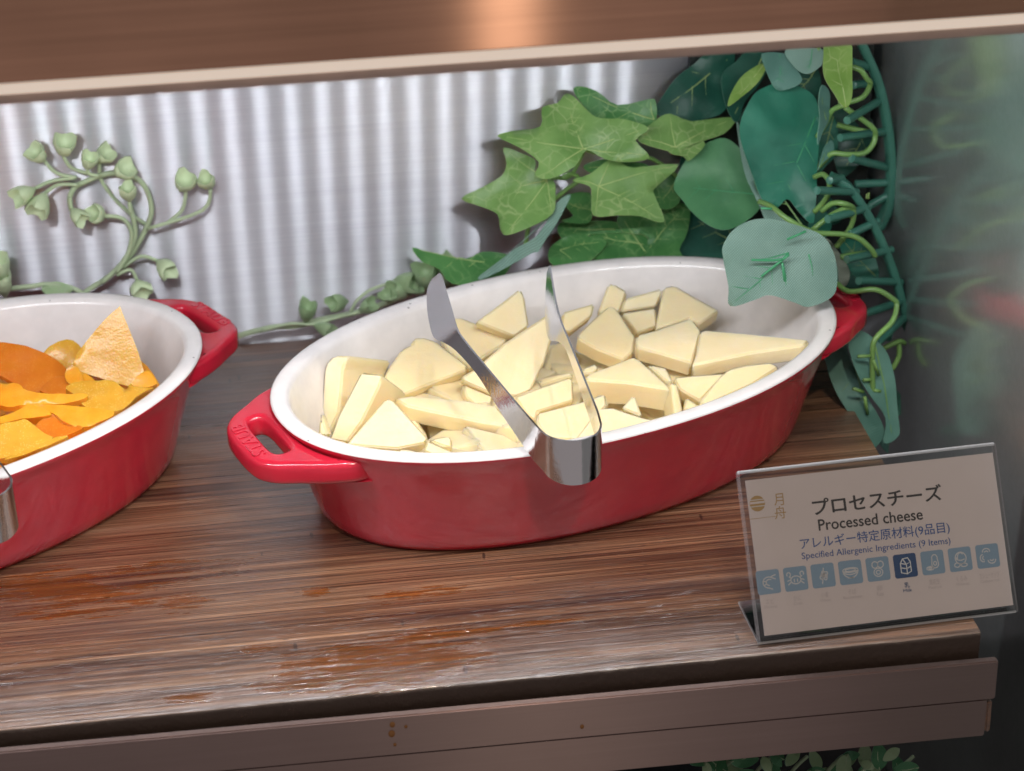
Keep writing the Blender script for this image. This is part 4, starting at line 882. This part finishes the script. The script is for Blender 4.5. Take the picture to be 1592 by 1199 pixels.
# foliage on the shelf below, seen under the rail
lf = thing('lower_sprig', 'blurred green sprig on the shelf below the front rail', 'artificial plant', at(1240, 1215, y=-.03))
rnd = random.Random(5)
for k in range(34):
    cx_, cy_ = 1085 + 335 * rnd.random(), 1172 + 50 * rnd.random(); a0 = rnd.uniform(0, 6.28); r_ = rnd.uniform(14, 24)
    q = [(cx_ + r_ * kk * math.cos(a0 + b), cy_ + r_ * kk * math.sin(a0 + b)) for b, kk in ((0, 1.1), (.9, .6), (2.2, .55), (3.14, .8), (4.1, .55), (5.4, .6))]
    leaf(q, rnd.uniform(-.055, -.02), (rnd.uniform(-.4, .4), -.7, rnd.uniform(.3, .9)), 'bud_thin' if k % 2 else 'pothos_mid', lf, (cx_ - r_ * .8 * math.cos(a0), cy_ - r_ * .8 * math.sin(a0)), q[0], .15, 0, seed=k, vm='stem_pale', side_veins=False, smooth=3)
for k in range(6):
    x_ = 1100 + 55 * k; stem(lf, [(x_, 1230), (x_ + 25, 1195), (x_ + 45, 1176)], [-.04, -.03], .0009, 'stem_pale')

# ------------------------------------------------------------------ acrylic stand and printed card
S0, S1 = at(1180, 1001, z=.0015), at(1582, 951, z=.0015); S1.z = S0.z
SU = (S1 - S0); SW = SU.length; SU.normalize()
LEAN = math.radians(33); back = Vector((-SU.y, SU.x, 0))
SV = (Vector((0, 0, 1)) * math.cos(LEAN) + back * math.sin(LEAN)).normalized(); SN = SU.cross(SV).normalized()   # SN faces the camera side
def sp(u, v, w=0): return S0 + SU * u + SV * v + SN * w
pt = at_plane(1150, 733, S0, SN) - S0; SH = pt.dot(SV)
def slab(u0, u1, v0, v1, w0, w1, bev=.0004):
    bm = bmesh.new(); c = [bm.verts.new(sp(u, v, w)) for u in (u0, u1) for v in (v0, v1) for w in (w0, w1)]
    for f in ((0, 1, 3, 2), (4, 6, 7, 5), (0, 4, 5, 1), (2, 3, 7, 6), (0, 2, 6, 4), (1, 5, 7, 3)): bm.faces.new([c[i] for i in f])
    bmesh.ops.recalc_face_normals(bm, faces=bm.faces)
    if bev: bmesh.ops.bevel(bm, geom=bm.edges[:], offset=bev, segments=2, affect='EDGES')
    return dump(bm)
st = thing('sign_stand', 'clear acrylic stand holding the printed card at the shelf edge', 'sign stand', (S0 + S1) / 2)
def acrylic(name, vf, nrm):
    o = obj(name, *vf, M['acrylic'], st, mats=[M['acrylic_edge']])
    for p in o.data.polygons:
        if abs(p.normal.dot(nrm)) < .9: p.material_index = 1
    return o
acrylic('front_sheet', slab(0, SW, 0, SH, .0000, .0013), SN)
acrylic('back_sheet', slab(0, SW, .001, SH, -.0034, -.0022), SN)
acrylic('top_fold', slab(.0002, SW - .0002, SH - .0012, SH + .0002, -.0021, -.0001, .0002), SV)
def foot():
    bm = bmesh.new(); w = Vector((0, 0, .0013)); o0 = S0 - Vector((0, 0, .0014)) + back * .001; L = .033
    c = [bm.verts.new(o0 + SU * u + back * d + w * h) for u in (0, SW) for d in (0, L) for h in (0, 1)]
    for f in ((0, 1, 3, 2), (4, 6, 7, 5), (0, 4, 5, 1), (2, 3, 7, 6), (0, 2, 6, 4), (1, 5, 7, 3)): bm.faces.new([c[i] for i in f])
    bmesh.ops.recalc_face_normals(bm, faces=bm.faces); bmesh.ops.bevel(bm, geom=bm.edges[:], offset=.0003, segments=2, affect='EDGES'); return dump(bm)
acrylic('foot', foot(), Vector((0, 0, 1)))
ca = thing('name_card', 'printed card reading Processed cheese with allergen icons, in the clear stand', 'card', sp(SW / 2, .003, -.0011))
obj('paper', *slab(.0032, SW - .0012, .0030, SH - .0042, -.00165, -.00085, 0), M['paper'], ca)
WP = -.00078
def on_card(px, py): q = at_plane(px, py, sp(0, 0, WP), SN) - S0; return q.dot(SU), q.dot(SV)
def print2d(name, V2, Fc, m, lift=0, parent=None):
    return obj(name, [sp(x, y, WP + lift) for x, y in V2], Fc, M[m], parent or ca)
def print_text(s, pl, pr, hgt, m, bold=0., lift=.00002):
    """Lettering whose ink runs from pl to pr (pixels) with cap height hgt (pixels); bold = stroke growth in glyph units."""
    tv, tf = text_mesh(s); x0, x1 = min(v.x for v in tv), max(v.x for v in tv); top = max(v.y for v in tv)
    a, b = Vector(on_card(*pl)), Vector(on_card(*pr)); d = (b - a); L = d.length; d.normalize(); e = Vector((-d.y, d.x))
    sx = L / (x1 - x0); c = on_card(pl[0], pl[1] - hgt); sy = (Vector(c) - a).dot(e) / top
    V, Fc = [], []
    for k, (ox, oy) in enumerate([(0, 0)] + ([(1, 0), (-1, 0), (0, 1), (0, -1)] if bold > 0 else [])):
        o = len(V); V += [sp(*(a + d * ((v.x - x0 + ox * bold) * sx) + e * ((v.y + oy * bold * .8) * sy)), WP + lift + k * 4e-6) for v in tv]; Fc += [[i + o for i in f] for f in tf]
    return obj('lettering', V, Fc, M[m], ca)
print_text('プロセスチーズ', (1265, 800), (1465, 776), 24, 'ink', .022)
print_text('Processed cheese', (1273.5, 825), (1435, 807.5), 17, 'ink', .016)
print_text('アレルギー特定原材料(9品目)', (1245, 853), (1477, 826), 16, 'ink_blue', .008)
print_text('Specified Allergenic Ingredients (9 Items)', (1247, 869.5), (1478, 845), 10, 'ink_blue', .006)
# crest: a gold disc crossed by pale bars, two characters and a rule
def disc(c, rx, ry, n=28): return [Vector((c[0] + rx * math.cos(2 * math.pi * i / n), c[1] + ry * math.sin(2 * math.pi * i / n))) for i in range(n)]
cc = on_card(1177.5, 783); rr = .0034
print2d('crest', disc(cc, rr, rr), [list(range(28))], 'gold', .00002)
for dy, hh in ((.0004, .00045), (-.0012, .00018), (.0016, .00018)):
    print2d('crest_bar', [Vector((cc[0] - rr * .95, cc[1] + dy - hh)), Vector((cc[0] + rr * .95, cc[1] + dy - hh)), Vector((cc[0] + rr * .95, cc[1] + dy + hh)), Vector((cc[0] - rr * .95, cc[1] + dy + hh))], [[0, 1, 2, 3]], 'paper' if hh > .0003 else 'ink_white', .00004)
print_text('月', (1204, 785), (1219, 783.5), 17, 'gold', -.006); print_text('舟', (1205, 806), (1223, 804), 18, 'gold', -.006)
a, b = Vector(on_card(1165, 808)), Vector(on_card(1207, 803)); print2d('rule', [a, b, b + Vector((0, .0002)), a + Vector((0, .0002))], [[0, 1, 2, 3]], 'gold', .00002)
# nine allergen icons
def rrect(c, w, r, n=5):
    out = []
    for k, (sx, sy) in enumerate(((1, 1), (-1, 1), (-1, -1), (1, -1))):
        for i in range(n + 1):
            q = math.pi / 2 * (k + i / n); out.append(Vector((c.x + sx * (w - r) + r * math.cos(q), c.y + sy * (w - r) + r * math.sin(q))))
    return out
def stroke(pts, w):
    V, Fc = [], []
    for i, p in enumerate(pts):
        d = (pts[min(i + 1, len(pts) - 1)] - pts[max(i - 1, 0)]); d.normalize(); e = Vector((-d.y, d.x)) * w; V += [p + e, p - e]
    for i in range(len(pts) - 1): Fc.append([2 * i, 2 * i + 1, 2 * i + 3, 2 * i + 2])
    return V, Fc
def arc(x, y, rx, ry, a0, a1, n=14): return [Vector((x + rx * math.cos(math.radians(a0 + (a1 - a0) * i / n)), y + ry * math.sin(math.radians(a0 + (a1 - a0) * i / n)))) for i in range(n + 1)]
W2 = .045
ICON = [  # drawn in a unit box from -1 to 1
    [arc(.05, -.05, .55, .5, 60, 260), arc(.1, -.05, .3, .28, 50, 270), [Vector((.3, .45)), Vector((.75, .6))], [Vector((.3, .38)), Vector((.7, .2))], [Vector((-.05, -.52)), Vector((.35, -.7))], [Vector((-.5, .1)), Vector((-.18, .05))], [Vector((-.45, -.3)), Vector((-.15, -.15))]],
    [arc(0, -.1, .48, .36, 0, 360), arc(-.62, .42, .17, .2, -60, 220), arc(.62, .42, .17, .2, -40, 240), [Vector((-.42, .1)), Vector((-.62, .25))], [Vector((.42, .1)), Vector((.62, .25))], [Vector((-.45, -.25)), Vector((-.75, -.5))], [Vector((.45, -.25)), Vector((.75, -.5))], [Vector((-.15, 0)), Vector((-.15, -.3))], [Vector((.15, 0)), Vector((.15, -.3))], [Vector((-.48, -.05)), Vector((-.8, -.15))], [Vector((.48, -.05)), Vector((.8, -.15))]],
    [[Vector((-.15, -.75)), Vector((0, .1)), Vector((.1, .7))]] + [arc(-.17 + .1 * k, .1 + .2 * k - .25, .14, .17, 0, 360, 10) for k in range(3)] + [arc(.2 + .05 * k, -.05 + .2 * k - .2, .14, .17, 0, 360, 10) for k in range(3)],
    [arc(0, .2, .72, .2, 0, 360, 20), arc(0, .2, .72, .7, 180, 360), [Vector((-.3, -.5)), Vector((.3, -.5))], arc(0, .2, .5, .12, 0, 360), arc(0, .05, .6, .25, 190, 350)],
    [arc(-.25, .4, .28, .3, 0, 360), arc(.28, .4, .28, .3, 0, 360), arc(0, -.3, .42, .38, 0, 360), arc(0, -.3, .2, .18, 0, 360)],
    [[Vector((-.45, .25)), Vector((-.45, -.6)), Vector((.1, -.75)), Vector((.5, -.55)), Vector((.5, .3)), Vector((.1, .12)), Vector((-.45, .25))], [Vector((.1, .12)), Vector((.1, -.75))], [Vector((-.45, .25)), Vector((-.2, .65)), Vector((.3, .7)), Vector((.5, .3))], [Vector((-.45, -.15)), Vector((.1, -.28)), Vector((.5, -.1))], [Vector((-.2, .65)), Vector((.1, .12))]],
    [arc(.2, .4, .26, .3, -20, 200), arc(.2, -.15, .32, .36, 160, 380), [Vector((-.06, .32)), Vector((-.1, -.02))], [Vector((.45, .32)), Vector((.5, -.02))], arc(-.3, -.5, .35, .16, 0, 360), arc(.2, -.1, .14, .18, 0, 360), arc(-.3, -.5, .15, .07, 0, 360)],
    [arc(.05, .1, .52, .55, 0, 360, 20), arc(.05, .1, .3, .5, 40, 200), arc(.05, .1, .42, .2, 150, 330), arc(-.35, -.5, .26, .2, 0, 360), arc(.3, -.55, .3, .15, 0, 360)],
    [arc(-.1, .42, .35, .28, -10, 190), arc(-.1, .36, .16, .1, -10, 190), arc(-.45, -.15, .28, .34, 90, 290), arc(-.38, -.15, .12, .16, 90, 290), arc(.35, -.4, .36, .3, 170, 370), arc(.35, -.34, .16, .12, 170, 370)]]
CAP = ['エビ', 'かに', '小麦', 'そば', '卵', '乳', '落花生', 'くるみ', 'カシューナッツ']; ENG = ['Shrimp', 'Crab', 'Wheat', 'Buckwheat', 'Egg', 'Milk', 'Peanut', 'Walnut', 'Cashew nut']
for i in range(9):
    f = i / 8; px, py = 1194.5 + (1535.5 - 1194.5) * f, 905 + (864.5 - 905) * f
    c = Vector(on_card(px, py)); hw = .00515; milk = i == 5
    ic = print2d('icon', rrect(c, hw, .0011), [list(range(24))], 'ink_navy' if milk else 'ink_pale', .00002)
    V, Fc = merge([stroke([c + p * hw * .92 for p in pl], hw * W2) for pl in ICON[i]])
    print2d('symbol', V, Fc, 'ink_icon' if milk else 'ink_white', .00005, ic)
    w = .5 * (4.2 * len(CAP[i]) + 4)
    if len(CAP[i]) > 4: w = 15
    mm = 'ink_navy' if milk else 'ink_faint'
    print_text(CAP[i], (px - w + 3, py + 33.5 + .119 * w), (px + w + 3, py + 33.5 - .119 * w), 8, mm, .012 if milk else 0)
    w = min(15, 1.7 * len(ENG[i])); print_text(ENG[i], (px - w + 4, py + 40.5 + .119 * w), (px + w + 4, py + 40.5 - .119 * w), 4.6, mm, .012 if milk else 0)
